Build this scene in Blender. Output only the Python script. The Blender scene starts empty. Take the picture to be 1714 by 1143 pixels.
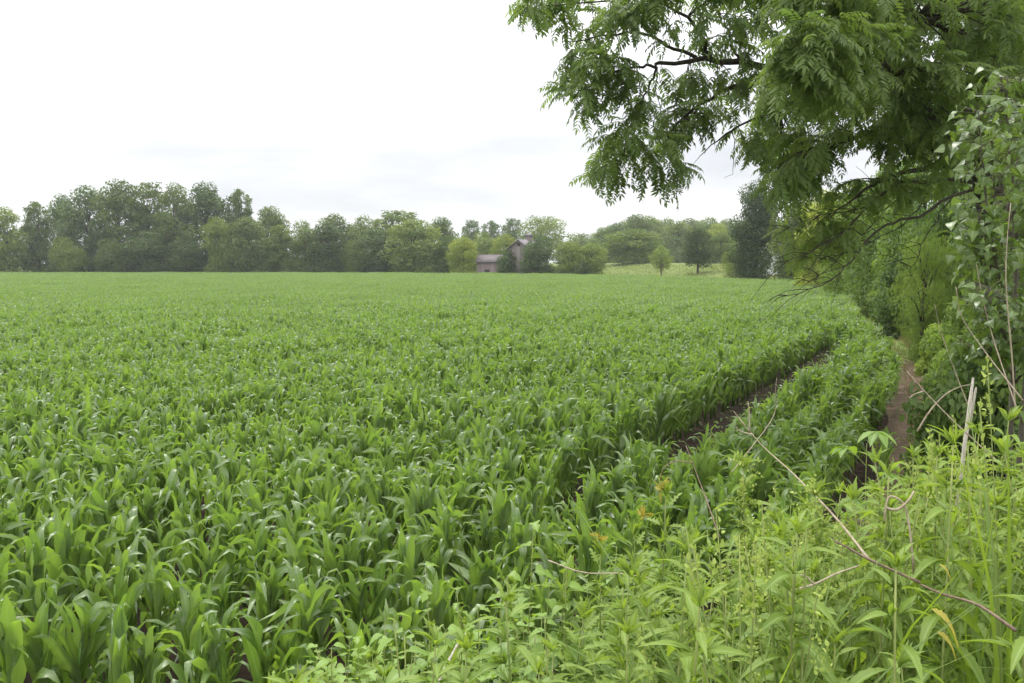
import bpy, math, random
import numpy as np
R = math.radians
random.seed(5)
rng = np.random.default_rng(11)
scene = bpy.context.scene
COL = scene.collection

# ------------------------------------------------------------------ camera
F, CX, CY, PITCH, CAMZ = 1371.0, 857.0, 571.5, R(5.48), 3.0
cd = bpy.data.cameras.new("camera"); cam = bpy.data.objects.new("camera", cd); COL.objects.link(cam)
cam.location = (0, 0, CAMZ); cam.rotation_euler = (R(90) - PITCH, 0, 0)
cd.sensor_width = 36; cd.lens = 36 * F / 1714; cd.clip_start = 0.05; cd.clip_end = 3000
scene.camera = cam
SP, CP = math.sin(PITCH), math.cos(PITCH)

def at(px, py, d):
    """world point seen at photograph position px, py and lying d metres ahead"""
    r, u = (px - CX) / F, -(py - CY) / F
    k = d / (CP + u * SP)
    return np.array((r * k, d, CAMZ + (-SP + u * CP) * k))

def proj(p):
    """photograph position of world points (N,3)"""
    p = np.atleast_2d(p); dz = p[:, 2] - CAMZ
    fw = p[:, 1] * CP - dz * SP; up = p[:, 1] * SP + dz * CP
    fw = np.where(fw < 0.05, 0.05, fw)
    return CX + F * p[:, 0] / fw, CY - F * up / fw

# ------------------------------------------------------------------ terrain
def sstep(t):
    t = np.clip(t, 0, 1); return t * t * (3 - 2 * t)

FAR_X = np.array([-400, -103, -43, 2, 15, 25, 30, 34, 400.]); FAR_Y = np.array([168, 166, 164, 152, 141, 124, 108, 97, 90.])
EDGE_Y = np.array([3.6, 5, 7.5, 10.5, 14, 20.6, 41, 68, 97, 170.]); EDGE_X = np.array([-.6, .9, 3.05, 5.0, 6.8, 9.8, 17.4, 27.7, 34, 34.])
def far_y(x): return np.interp(x, FAR_X, FAR_Y)
def edge_x(y): return np.interp(y, EDGE_Y, EDGE_X)
def near_y(x): return 4.4 + np.maximum(x, 0) * .25

def gz(x, y):
    x = np.asarray(x, float); y = np.asarray(y, float)
    e = 4.3 + np.clip(x, 0, 4) * .75
    z = 1.42 * sstep((e - y) / (e - .3))
    z = z + .25 * sstep((y - 60) / 100)
    A = 1.5 + 1.2 * sstep((x - 4) / 22)
    z = z + A * sstep((y - far_y(x) - 2) / 75)
    z = z + .05 * np.sin(x * .9 + y * .5) * np.cos(y * .7 - x * .3) * sstep((y - 1) / 3)
    z = z + .6 * sstep((x - edge_x(y) - 4) / 8) * sstep((y - 6) / 6) * (1 - sstep((y - 80) / 40))
    return z

# ------------------------------------------------------------------ mesh helpers
def mk(name, co, faces, attrs=None, smooth=False, mat=None, midx=None):
    """mesh from vertices and a list of (n,k) face arrays"""
    me = bpy.data.meshes.new(name)
    co = np.asarray(co, np.float32)
    faces = [np.asarray(f, np.int32) for f in faces if len(f)]
    me.vertices.add(len(co)); me.vertices.foreach_set("co", co.ravel())
    loops = np.concatenate([f.ravel() for f in faces])
    tot = np.concatenate([np.full(len(f), f.shape[1], np.int32) for f in faces])
    st = np.concatenate([[0], np.cumsum(tot)[:-1]]).astype(np.int32)
    me.loops.add(len(loops)); me.loops.foreach_set("vertex_index", loops)
    me.polygons.add(len(tot)); me.polygons.foreach_set("loop_start", st); me.polygons.foreach_set("loop_total", tot)
    if smooth: me.polygons.foreach_set("use_smooth", np.ones(len(tot), bool))
    if midx is not None: me.polygons.foreach_set("material_index", np.asarray(midx, np.int32))
    for k, v in (attrs or {}).items():
        a = me.attributes.new(k, "FLOAT", "POINT"); a.data.foreach_set("value", np.asarray(v, np.float32))
    for m in (mat if isinstance(mat, (list, tuple)) else [mat]):
        if m: me.materials.append(m)
    me.update(calc_edges=True); me.validate()
    return me

class MB:
    """collects pieces (vertices + faces + point attributes) into one mesh"""
    def __init__(s): s.co, s.f, s.t, s.r, s.n = [], {}, [], [], 0
    def add(s, co, faces, tint=0., rib=0.):
        co = np.asarray(co, float)
        for f in faces:
            f = np.asarray(f, int)
            if len(f): s.f.setdefault(f.shape[1], []).append(f + s.n)
        s.co.append(co); s.n += len(co)
        s.t.append(np.broadcast_to(tint, (len(co),)).astype(float)); s.r.append(np.broadcast_to(rib, (len(co),)).astype(float))
    def build(s, name, mat, smooth=False):
        return mk(name, np.concatenate(s.co), [np.concatenate(v) for v in s.f.values()],
                  {"tint": np.concatenate(s.t), "rib": np.concatenate(s.r)}, smooth, mat)

def nrm(v): return v / np.maximum(np.linalg.norm(v, axis=-1, keepdims=True), 1e-9)

def tube(mb, pts, rad, n=6, tint=0., cap=True):
    pts = np.asarray(pts, float); k = len(pts)
    rad = np.broadcast_to(np.asarray(rad, float), (k,))
    tg = nrm(np.gradient(pts, axis=0))
    ref = np.array((0, 0, 1.)) if abs(tg[0][2]) < .9 else np.array((1., 0, 0))
    a = 2 * np.pi * np.arange(n) / n
    u = nrm(np.cross(tg[0], ref)); co = []
    for i in range(k):
        u = nrm(u - tg[i] * np.dot(u, tg[i])); w = np.cross(tg[i], u)
        co.append(pts[i] + rad[i] * (np.cos(a)[:, None] * u + np.sin(a)[:, None] * w))
    idx = np.arange(k * n).reshape(k, n)
    q = np.stack([idx[:-1], np.roll(idx[:-1], -1, 1), np.roll(idx[1:], -1, 1), idx[1:]], -1).reshape(-1, 4)
    fs = [q]
    if cap and n > 3: fs.append(idx[-1][None, :]); fs.append(idx[0][::-1][None, :])
    mb.add(np.concatenate(co), fs, tint)

def smooth_path(pts, n=12):
    """Catmull-Rom through the points"""
    p = np.asarray(pts, float)
    if len(p) < 3: return np.array([p[0] + (p[-1] - p[0]) * t for t in np.linspace(0, 1, n)])
    q = np.vstack([2 * p[0] - p[1], p, 2 * p[-1] - p[-2]]); out = []
    for t in np.linspace(0, len(p) - 1 - 1e-6, n):
        i = int(t); s = t - i; a, b, c, d = q[i:i + 4]
        out.append(.5 * (2 * b + (c - a) * s + (2 * a - 5 * b + 4 * c - d) * s * s + (3 * b - a - 3 * c + d) * s ** 3))
    return np.array(out)

def place(tv, pos, d, up, sc):
    """copies of template vertices tv (length along +y, face up +z) -> (N*V,3)"""
    y = nrm(d); x = nrm(np.cross(y, up)); z = np.cross(x, y)
    M = np.stack([x, y, z], -1)
    sc = np.asarray(sc, float); sc = sc[:, None] if sc.ndim == 1 else sc
    loc = tv[None] * sc[:, None, :]
    return (np.einsum('nij,nvj->nvi', M, loc) + pos[:, None, :]).reshape(-1, 3)

def rep_faces(faces, N, V):
    return [(np.asarray(f)[None] + (np.arange(N) * V)[:, None, None]).reshape(-1, np.asarray(f).shape[1]) for f in faces]

def scatter(mb, tmpl, pos, d, up, sc, tint, trib=None):
    tv, tf = tmpl[0], tmpl[1]; N, V = len(pos), len(tv)
    r = np.tile(tmpl[2], N) if len(tmpl) > 2 else 0.
    mb.add(place(tv, pos, d, up, sc), rep_faces(tf, N, V), np.repeat(np.broadcast_to(tint, (N,)), V), r)

def leaf_tmpl(prof, fold=.18, droop=.25, ribless=False):
    """leaf of unit length from a half-width profile [(t, w)], folded at the midrib"""
    co, m, l, r, rib = [], [], [], [], []
    for t, w in prof:
        z = -droop * t * t
        m.append(len(co)); co.append((0, t, z)); rib.append(1)
        if w > 1e-4:
            l.append(len(co)); co.append((-w, t + .02, z + fold * w)); rib.append(0)
            r.append(len(co)); co.append((w, t + .02, z + fold * w)); rib.append(0)
        else: l.append(m[-1]); r.append(m[-1])
    q, tr = [], []
    for i in range(len(prof) - 1):
        for s, rev in ((l, 0), (r, 1)):
            f = [m[i], m[i + 1], s[i + 1], s[i]]
            g = [v for k, v in enumerate(f) if v not in f[:k]]
            if rev: g = g[::-1]
            (q if len(g) == 4 else tr).append(g)
    fs = []
    if q: fs.append(np.array(q))
    if tr: fs.append(np.array(tr))
    return np.array(co, float), fs, np.array(rib, float)

def rdir(n): return nrm(rng.normal(size=(n, 3)))

# ------------------------------------------------------------------ materials
def new_mat(name):
    m = bpy.data.materials.new(name); m.use_nodes = True; nt = m.node_tree; nt.nodes.clear()
    return m, nt, nt.nodes, nt.links

def leaf_mat(name, ca, cb, trans, tf=.4, rough=.45, spec=.4, rib=None, back=None, objcol=False, rnd=.25):
    """ca..cb by the leaf's own tint; trans = colour of the light coming through"""
    m, nt, N, L = new_mat(name)
    out = N.new("ShaderNodeOutputMaterial"); at_ = N.new("ShaderNodeAttribute"); at_.attribute_name = "tint"
    oi = N.new("ShaderNodeObjectInfo")
    ad = N.new("ShaderNodeMath"); ad.operation = "MULTIPLY_ADD"; ad.inputs[1].default_value = rnd
    L.new(oi.outputs["Random"], ad.inputs[0]); L.new(at_.outputs["Fac"], ad.inputs[2]); ad.use_clamp = True
    mx = N.new("ShaderNodeMix"); mx.data_type = "RGBA"; mx.inputs["A"].default_value = (*ca, 1); mx.inputs["B"].default_value = (*cb, 1)
    L.new(ad.outputs[0], mx.inputs["Factor"]); c = mx.outputs["Result"]
    def mul(a, b):
        k = N.new("ShaderNodeMix"); k.data_type = "RGBA"; k.blend_type = "MULTIPLY"; k.inputs["Factor"].default_value = 1
        L.new(a, k.inputs["A"])
        if hasattr(b, "is_linked"): L.new(b, k.inputs["B"])
        else: k.inputs["B"].default_value = (*b, 1)
        return k.outputs["Result"]
    if objcol: c = mul(c, oi.outputs["Color"])
    tc = mul(c, trans)
    if rib:
        ra = N.new("ShaderNodeAttribute"); ra.attribute_name = "rib"
        mr = N.new("ShaderNodeMapRange"); mr.inputs[1].default_value = .8; mr.inputs[2].default_value = .97
        L.new(ra.outputs["Fac"], mr.inputs[0])
        k = N.new("ShaderNodeMix"); k.data_type = "RGBA"; k.inputs["B"].default_value = (*rib, 1)
        L.new(mr.outputs[0], k.inputs["Factor"]); L.new(c, k.inputs["A"]); c = k.outputs["Result"]
    if back:
        g = N.new("ShaderNodeNewGeometry"); k = N.new("ShaderNodeMix"); k.data_type = "RGBA"; k.inputs["B"].default_value = (*back, 1)
        bm = N.new("ShaderNodeMath"); bm.operation = "MULTIPLY"; bm.inputs[1].default_value = .5
        L.new(g.outputs["Backfacing"], bm.inputs[0]); L.new(bm.outputs[0], k.inputs["Factor"]); L.new(c, k.inputs["A"]); c = k.outputs["Result"]
    p = N.new("ShaderNodeBsdfPrincipled"); p.inputs["Roughness"].default_value = rough; p.inputs["Specular IOR Level"].default_value = spec
    L.new(c, p.inputs["Base Color"])
    t = N.new("ShaderNodeBsdfTranslucent"); L.new(tc, t.inputs["Color"])
    ms = N.new("ShaderNodeMixShader"); ms.inputs[0].default_value = tf
    L.new(p.outputs[0], ms.inputs[1]); L.new(t.outputs[0], ms.inputs[2]); L.new(ms.outputs[0], out.inputs["Surface"])
    return m

def noise_mat(name, c1, c2, scale=6, rough=.9, stretch=(1, 1, 1), bump=.3, c3=None, spec=.2):
    m, nt, N, L = new_mat(name)
    out = N.new("ShaderNodeOutputMaterial"); p = N.new("ShaderNodeBsdfPrincipled")
    p.inputs["Roughness"].default_value = rough; p.inputs["Specular IOR Level"].default_value = spec
    tc = N.new("ShaderNodeTexCoord"); mp = N.new("ShaderNodeMapping"); mp.inputs["Scale"].default_value = stretch
    L.new(tc.outputs["Object"], mp.inputs[0])
    n1 = N.new("ShaderNodeTexNoise"); n1.inputs["Scale"].default_value = scale; n1.inputs["Detail"].default_value = 8; n1.inputs["Roughness"].default_value = .65
    L.new(mp.outputs[0], n1.inputs["Vector"])
    cr = N.new("ShaderNodeValToRGB"); e = cr.color_ramp.elements
    e[0].position = .35; e[0].color = (*c1, 1); e[1].position = .65; e[1].color = (*c2, 1)
    if c3: x = cr.color_ramp.elements.new(.8); x.color = (*c3, 1)
    L.new(n1.outputs["Fac"], cr.inputs[0]); L.new(cr.outputs[0], p.inputs["Base Color"])
    if bump:
        b = N.new("ShaderNodeBump"); b.inputs["Strength"].default_value = bump; b.inputs["Distance"].default_value = .05
        L.new(n1.outputs["Fac"], b.inputs["Height"]); L.new(b.outputs[0], p.inputs["Normal"])
    L.new(p.outputs[0], out.inputs["Surface"])
    return m

M = {}
M["corn"] = leaf_mat("corn_leaf", (.088, .154, .035), (.156, .236, .054), (1.95, 2.0, .78), .46, .36, 1.0, rib=(.22, .32, .12), back=(.18, .24, .12), rnd=.4)
M["corn_stalk"] = noise_mat("corn_stalk", (.10, .20, .04), (.17, .27, .07), 9, .5)
M["far_leaf"] = leaf_mat("tree_leaf", (.058, .096, .026), (.130, .172, .044), (1.55, 1.55, .9), .35, .6, .25, objcol=True, rnd=.2)
M["walnut"] = leaf_mat("walnut_leaflet", (.066, .116, .034), (.150, .207, .060), (1.85, 1.9, 1.05), .5, .5, .3)
M["shrub"] = leaf_mat("shrub_leaf", (.072, .126, .036), (.150, .214, .056), (1.75, 1.85, .95), .42, .5, .3, objcol=True)
M["cotton"] = leaf_mat("cottonwood_leaf", (.066, .116, .026), (.145, .212, .046), (1.8, 1.8, .7), .36, .33, .6, rib=(.25, .32, .14), back=(.22, .28, .16))
M["weed"] = leaf_mat("weed_leaf", (.066, .128, .024), (.190, .272, .046), (1.75, 1.7, .8), .42, .5, .3, rib=(.26, .37, .11), back=(.15, .22, .07), rnd=.5)
M["mulb"] = leaf_mat("lobed_leaf", (.068, .140, .028), (.190, .295, .046), (1.8, 1.75, .8), .42, .45, .4, rib=(.24, .36, .11))
M["orange"] = leaf_mat("orange_tip_leaf", (.30, .26, .05), (.40, .35, .07), (1.5, 1.3, .8), .4, .6, .2)
M["yellow"] = leaf_mat("yellow_leaf", (.36, .32, .07), (.46, .40, .09), (1.4, 1.3, .8), .4, .6, .2)
M["flower"] = leaf_mat("flower_spike", (.26, .34, .08), (.36, .43, .12), (1.3, 1.3, .9), .3, .8, .1)
M["green_stem"] = noise_mat("green_stem", (.16, .21, .055), (.27, .30, .10), 12, .7)
M["bark"] = noise_mat("bark", (.035, .028, .022), (.085, .070, .055), 5, .95, (6, 6, 1), .8)
M["bark_pale"] = noise_mat("bark_pale", (.08, .07, .055), (.17, .15, .12), 6, .95, (5, 5, 1), .6)
M["dead"] = noise_mat("dead_stalk", (.26, .20, .14), (.44, .37, .28), 14, .85, (4, 4, 1), .4)
M["dead_dark"] = noise_mat("dead_stalk_brown", (.13, .09, .065), (.24, .18, .13), 14, .85, (4, 4, 1), .4)
M["stake"] = noise_mat("weathered_stake", (.40, .34, .27), (.66, .61, .54), 10, .8, (9, 9, 1), .5)
M["grass"] = leaf_mat("grass_blade", (.125, .175, .045), (.33, .27, .12), (1.5, 1.4, .8), .35, .6, .2)
M["straw"] = leaf_mat("dry_grass_blade", (.115, .105, .045), (.25, .205, .105), (1.3, 1.2, .8), .3, .7, .2)
M["cover"] = leaf_mat("ground_cover_leaf", (.055, .105, .022), (.11, .175, .035), (1.7, 1.7, .8), .35, .55, .3)
M["soil"] = noise_mat("path_soil", (.085, .060, .040), (.16, .118, .08), 7, .95, (1, 1, 1), 1.0, c3=(.27, .21, .15))

# ------------------------------------------------------------------ objects
def thing(name, label, cat, loc=(0, 0, 0), rotz=0., sc=(1, 1, 1), group=None, tilt=(0, 0)):
    o = bpy.data.objects.new(name, None); COL.objects.link(o); o.empty_display_size = .2
    o.location = tuple(float(v) for v in loc); o.rotation_euler = (tilt[0], tilt[1], rotz); o.scale = sc
    o["label"] = label; o["category"] = cat
    if group: o["group"] = group
    return o

def part(name, me, parent, color=None, label=None):
    o = bpy.data.objects.new(name, me); COL.objects.link(o); o.parent = parent
    if color: o.color = (*color, 1)
    if label: o["label"] = label
    return o

def solo(name, me, label, cat, group=None, loc=(0, 0, 0)):
    o = bpy.data.objects.new(name, me); COL.objects.link(o); o.location = tuple(loc)
    o["label"] = label; o["category"] = cat
    if group: o["group"] = group
    return o

def setting(name, me, kind, label=None, cat=None):
    o = bpy.data.objects.new(name, me); COL.objects.link(o); o["kind"] = kind
    if label: o["label"] = label
    if cat: o["category"] = cat
    return o

# ------------------------------------------------------------------ ground
def ground():
    ax = np.concatenate([-np.geomspace(900, 12, 60), np.linspace(-11.5, 14, 104), np.geomspace(14.6, 900, 66)])
    ay = np.concatenate([np.linspace(-60, -1.5, 14), np.linspace(-1, 30, 130), np.geomspace(30.5, 900, 110)])
    X, Y = np.meshgrid(ax, ay); Z = gz(X, Y)
    n, k = X.shape; idx = np.arange(n * k).reshape(n, k)
    q = np.stack([idx[:-1, :-1], idx[:-1, 1:], idx[1:, 1:], idx[1:, :-1]], -1).reshape(-1, 4)
    x, y = X.ravel(), Y.ravel()
    field = ((x < edge_x(y) + .1) & (y > near_y(x) - .3) & (y < far_y(x) + .5)).astype(float)
    tan = sstep(1 - np.abs(y - far_y(x) - 6) / 9) * (x > 4)
    m, nt, N, L = new_mat("ground_cover")
    out = N.new("ShaderNodeOutputMaterial"); p = N.new("ShaderNodeBsdfPrincipled"); p.inputs["Roughness"].default_value = .95; p.inputs["Specular IOR Level"].default_value = .1
    tc = N.new("ShaderNodeTexCoord")
    def ramp(scale, c1, c2):
        n_ = N.new("ShaderNodeTexNoise"); n_.inputs["Scale"].default_value = scale; n_.inputs["Detail"].default_value = 9; n_.inputs["Roughness"].default_value = .7
        L.new(tc.outputs["Object"], n_.inputs["Vector"])
        r = N.new("ShaderNodeValToRGB"); r.color_ramp.elements[0].position = .35; r.color_ramp.elements[1].position = .68
        r.color_ramp.elements[0].color = (*c1, 1); r.color_ramp.elements[1].color = (*c2, 1); L.new(n_.outputs["Fac"], r.inputs[0])
        return r.outputs[0], n_.outputs["Fac"]
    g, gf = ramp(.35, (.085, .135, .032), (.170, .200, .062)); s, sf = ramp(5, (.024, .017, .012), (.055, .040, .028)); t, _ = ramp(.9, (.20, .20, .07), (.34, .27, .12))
    def mix(a, b, attr):
        av = N.new("ShaderNodeAttribute"); av.attribute_name = attr
        k_ = N.new("ShaderNodeMix"); k_.data_type = "RGBA"; L.new(av.outputs["Fac"], k_.inputs["Factor"]); L.new(a, k_.inputs["A"]); L.new(b, k_.inputs["B"])
        return k_.outputs["Result"]
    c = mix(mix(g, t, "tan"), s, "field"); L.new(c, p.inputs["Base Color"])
    b = N.new("ShaderNodeBump"); b.inputs["Strength"].default_value = .7; b.inputs["Distance"].default_value = .06; L.new(sf, b.inputs["Height"]); L.new(b.outputs[0], p.inputs["Normal"])
    L.new(p.outputs[0], out.inputs["Surface"])
    setting("ground", mk("ground", np.stack([x, y, Z.ravel()], -1), [q], {"field": field, "tan": tan}, True, m), "structure")
    # dirt track between corn and hedge
    ys = np.concatenate([np.linspace(8.5, 40, 90), np.geomspace(40.6, 96, 60)])
    co, w = [], 5
    for y0 in ys:
        e = edge_x(y0) - .45 + .12 * math.sin(y0 * 1.3); wd = 1.25 + .3 * math.sin(y0 * .37)
        for i in range(w):
            xx = e + wd * i / (w - 1); co.append((xx, y0, float(gz(xx, y0)) + (.05 if 0 < i < w - 1 else -.02)))
    idx = np.arange(len(co)).reshape(-1, w)
    q = np.stack([idx[:-1, :-1], idx[:-1, 1:], idx[1:, 1:], idx[1:, :-1]], -1).reshape(-1, 4)
    setting("dirt_path", mk("dirt_path", co, [q], None, True, M["soil"]), "structure")
ground()

# ------------------------------------------------------------------ corn
def corn_leaf(mb, base, az, L, W, a0, a1, seg, wav, tint, wide=True, twist=0., bend=2.4):
    """arching blade: starts a0 from vertical, ends a1 from vertical"""
    t = np.linspace(0, 1, seg + 1); ang = a0 + (a1 - a0) * t ** bend
    if rng.uniform() < .8: ang = np.minimum(ang + sstep((t - rng.uniform(.36, .76)) / rng.uniform(.12, .34)) * R(rng.uniform(55, 130)), R(176))
    ds = L / seg
    hr = np.concatenate([[0], np.cumsum(np.sin(ang[:-1]) * ds)]); hz = np.concatenate([[0], np.cumsum(np.cos(ang[:-1]) * ds)])
    w = W * np.clip(np.interp(t, [0, .12, .35, .6, .85, 1], [.55, .8, 1, .85, .42, .02]), 0, 1) / 2
    ca, sa = math.cos(az), math.sin(az)
    tw = twist * t
    ctr = np.stack([base[0] + ca * hr, base[1] + sa * hr, base[2] + hz], -1)
    side0 = np.array((-sa, ca, 0)); nrmv = np.stack([-ca * np.cos(ang), -sa * np.cos(ang), np.sin(ang)], -1)
    side = side0[None] * np.cos(tw)[:, None] + nrmv * np.sin(tw)[:, None]
    nn = nrmv * np.cos(tw)[:, None] - side0[None] * np.sin(tw)[:, None]
    ph = rng.uniform(0, 6.3)
    wl = wav * np.sin(t * rng.uniform(9, 15) + ph) * w / (W / 2); wr = wav * np.sin(t * rng.uniform(9, 15) + ph + 2) * w / (W / 2)
    lf = ctr + side * w[:, None] + nn * (w * .35 + wl)[:, None]; rt = ctr - side * w[:, None] + nn * (w * .35 + wr)[:, None]
    k = seg + 1
    if wide:
        co = np.stack([lf, ctr, rt], 1).reshape(-1, 3); idx = np.arange(3 * k).reshape(k, 3); rib = np.tile([0, 1., 0], k)
    else:
        co = np.stack([lf, rt], 1).reshape(-1, 3); idx = np.arange(2 * k).reshape(k, 2); rib = 0.
    q = np.stack([idx[:-1, :-1], idx[:-1, 1:], idx[1:, 1:], idx[1:, :-1]], -1).reshape(-1, 4)
    mb.add(co, [q], tint, rib)

def corn_foliage(mb, off, seg, wide, nl, stalk_h=.66):
    az0 = rng.uniform(0, 6.28)
    for i in range(nl):
        f = i / (nl - 1); z = .10 + f * (stalk_h - .10)
        az = az0 + math.pi * (i % 2) + rng.normal(0, .28)
        top = f > .72
        L = (.42 + .18 * math.sin(math.pi * min(1, f * 1.05) ** .9)) * rng.uniform(.88, 1.1)
        if top: a0, a1 = R(rng.uniform(3, 15)), R(rng.uniform(15, 70)); L *= .95
        else: a0, a1 = R(rng.uniform(6, 25)), R(rng.uniform(22, 85))
        corn_leaf(mb, np.array(off) + (0, 0, z), az, L, rng.uniform(.058, .088) * (.9 if top else 1), a0, a1, seg, .019 if wide else 0, rng.uniform(0, .75), wide, rng.normal(0, 1.0), rng.uniform(2.0, 5.5))

CORN = []           # (stalk mesh, foliage mesh)
for v in range(14):
    s = MB(); tube(s, [(0, 0, -.15), (.005, 0, .3), (.0, .008, .55), (0, 0, .8)], [.017, .015, .012, .005], 6)
    f = MB(); corn_foliage(f, (0, 0, 0), 10, True, int(rng.integers(12, 15)))
    CORN.append((s.build("corn_stalk", M["corn_stalk"], True), f.build("corn_foliage", M["corn"], True)))

ROW = R(29); UD = np.array((math.sin(ROW), math.cos(ROW))); VD = np.array((math.cos(ROW), -math.sin(ROW)))
GAP = np.array([(.4, 8.2), (1.5, 9.9), (2.75, 11.9), (4.5, 15.0), (6.6, 18.9), (8.8, 22.8), (10.3, 25.6)])
def in_gap(p):
    g = np.interp(p[:, 1], GAP[:, 1], GAP[:, 0]); w = np.interp(p[:, 1], [8.2, 10.2, 12, 20, 24, 26.2], [.2, .62, .74, .62, .42, .2])
    return (p[:, 1] > 8.2) & (p[:, 1] < 26.2) & (np.abs(p[:, 0] - g) < w * (1 + .18 * np.sin(p[:, 1] * 2.1)))
def in_field(p, pad=0.):
    x, y = p[:, 0], p[:, 1]
    return (x < edge_x(y) - .12) & (y > near_y(x)) & (y < far_y(x) - pad)
def in_view(p, slack=3.):
    return np.abs(p[:, 0]) < p[:, 1] * .66 + slack

us = np.arange(-60, 60, .155); vs = np.arange(-40, 40, .56)
U, V = np.meshgrid(us, vs); U = U + rng.normal(0, .03, U.shape); V = V + rng.normal(0, .035, V.shape)
P = U.ravel()[:, None] * UD + V.ravel()[:, None] * VD
D_FULL = 36.
P = P[(P[:, 1] < D_FULL) & in_field(P) & in_view(P) & ~in_gap(P)]
P = P[rng.uniform(size=len(P)) > .03]
h = .98 + .08 * np.sin(P[:, 0] * .8 + 1) * np.cos(P[:, 1] * .6) + rng.normal(0, .09, len(P))
h *= np.interp(edge_x(P[:, 1]) - P[:, 0], [0, 1.2], [.88, 1])
rot = rng.uniform(0, 6.283, len(P)); var = rng.integers(0, len(CORN), len(P))
px, py = proj(np.stack([P[:, 0], P[:, 1], gz(P[:, 0], P[:, 1]) + .7], -1))
inside = (px > 5) & (px < 1700) & (py < 1160)
dist = np.where(inside, np.hypot(P[:, 0], P[:, 1]), 1e9)
# plants hidden behind the weeds of the bank stay in the mass
weed_top = np.interp(px, [0, 480, 560, 720, 900, 1010, 1100, 1250, 1500, 1714], [1500, 1500, 1080, 1030, 960, 960, 880, 840, 760, 700])
dist = np.where(py > weed_top, 1e9, dist)
near = np.argsort(dist)[:300]
for i in near:
    t = thing("corn_plant", "broad leaved young green corn plant in the nearest rows of the field", "corn plant",
              (P[i, 0], P[i, 1], float(gz(*P[i]))), rot[i], (h[i],) * 3, "corn plants in the nearest rows", (rng.normal(0, .08), rng.normal(0, .08)))
    part("stalk", CORN[var[i]][0], t); part("foliage", CORN[var[i]][1], t)
rest = np.setdiff1d(np.arange(len(P)), near)

# source meshes for the mass of the field, kept outside the scene
src = bpy.data.collections.new("corn_sources")
def source(name, me):
    o = bpy.data.objects.new(name, me); src.objects.link(o); return o
for v, (s, f) in enumerate(CORN):
    a = MB()
    for me in (s, f):
        n = len(me.vertices); c = np.empty(n * 3, np.float32); me.vertices.foreach_get("co", c)
        fs = [list(p_.vertices) for p_ in me.polygons]
        g4 = [x_ for x_ in fs if len(x_) == 4]; g6 = [x_ for x_ in fs if len(x_) == 6]
        at_t = np.empty(n, np.float32); me.attributes["tint"].data.foreach_get("value", at_t)
        at_r = np.empty(n, np.float32); me.attributes["rib"].data.foreach_get("value", at_r)
        a.add(c.reshape(-1, 3), [np.array(g) for g in (g4, g6) if g], at_t, at_r)
    source("corn_a%02d" % v, a.build("corn_whole", M["corn"], True))
for v in range(6):
    a = MB()
    for k in range(18):
        corn_foliage(a, (rng.normal(0, .05), -1.4 + 2.8 * k / 17 + rng.normal(0, .03), 0), 6, False, 10, .62 * rng.uniform(.88, 1.1))
    source("corn_b%02d" % v, a.build("corn_row", M["corn"], True))

U, V = np.meshgrid(np.arange(-40, 260, 2.8), np.arange(-260, 120, .62)); U = U + rng.uniform(-.5, .5, (U.shape[0], 1))
Q = U.ravel()[:, None] * UD + V.ravel()[:, None] * VD
Q = Q[(Q[:, 1] > D_FULL + .9) & in_field(Q, 1.5) & in_view(Q, 4)]
pts = np.concatenate([P[rest], Q]); n1, n2 = len(rest), len(Q)
pz = gz(pts[:, 0], pts[:, 1])
scl = np.concatenate([h[rest], 1 + .08 * np.sin(Q[:, 0] * .35) * np.cos(Q[:, 1] * .23) + rng.normal(0, .04, n2)])
rz = np.concatenate([rot[rest], -ROW + np.pi * rng.integers(0, 2, n2)])
ix = np.concatenate([var[rest], len(CORN) + rng.integers(0, 6, n2)])
me = bpy.data.meshes.new("corn_field"); me.vertices.add(len(pts)); me.vertices.foreach_set("co", np.column_stack([pts, pz]).astype(np.float32).ravel())
for nm, tp, val in (("rz", "FLOAT", rz), ("scl", "FLOAT", scl)):
    a = me.attributes.new(nm, tp, "POINT"); a.data.foreach_set("value", val.astype(np.float32))
a = me.attributes.new("ix", "INT", "POINT"); a.data.foreach_set("value", ix.astype(np.int32))
fo = setting("corn_field", me, "stuff", "dense green corn filling the field from the near rows back to the woods", "corn")
ng = bpy.data.node_groups.new("corn_rows", "GeometryNodeTree")
ng.interface.new_socket("Geometry", in_out="INPUT", socket_type="NodeSocketGeometry"); ng.interface.new_socket("Geometry", in_out="OUTPUT", socket_type="NodeSocketGeometry")
n = ng.nodes; gi, go = n.new("NodeGroupInput"), n.new("NodeGroupOutput")
iop = n.new("GeometryNodeInstanceOnPoints"); ci = n.new("GeometryNodeCollectionInfo"); ci.inputs["Collection"].default_value = src
ci.inputs["Separate Children"].default_value = True; ci.inputs["Reset Children"].default_value = True
iop.inputs["Pick Instance"].default_value = True
def named(nm, tp):
    k = n.new("GeometryNodeInputNamedAttribute"); k.data_type = tp; k.inputs["Name"].default_value = nm; return k.outputs["Attribute"]
cx = n.new("ShaderNodeCombineXYZ"); lk = ng.links
lk.new(named("rz", "FLOAT"), cx.inputs["Z"]); lk.new(cx.outputs[0], iop.inputs["Rotation"]); lk.new(named("scl", "FLOAT"), iop.inputs["Scale"]); lk.new(named("ix", "INT"), iop.inputs["Instance Index"])
lk.new(gi.outputs[0], iop.inputs["Points"]); lk.new(ci.outputs[0], iop.inputs["Instance"]); lk.new(iop.outputs[0], go.inputs[0])
md = fo.modifiers.new("rows", "NODES"); md.node_group = ng

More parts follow.
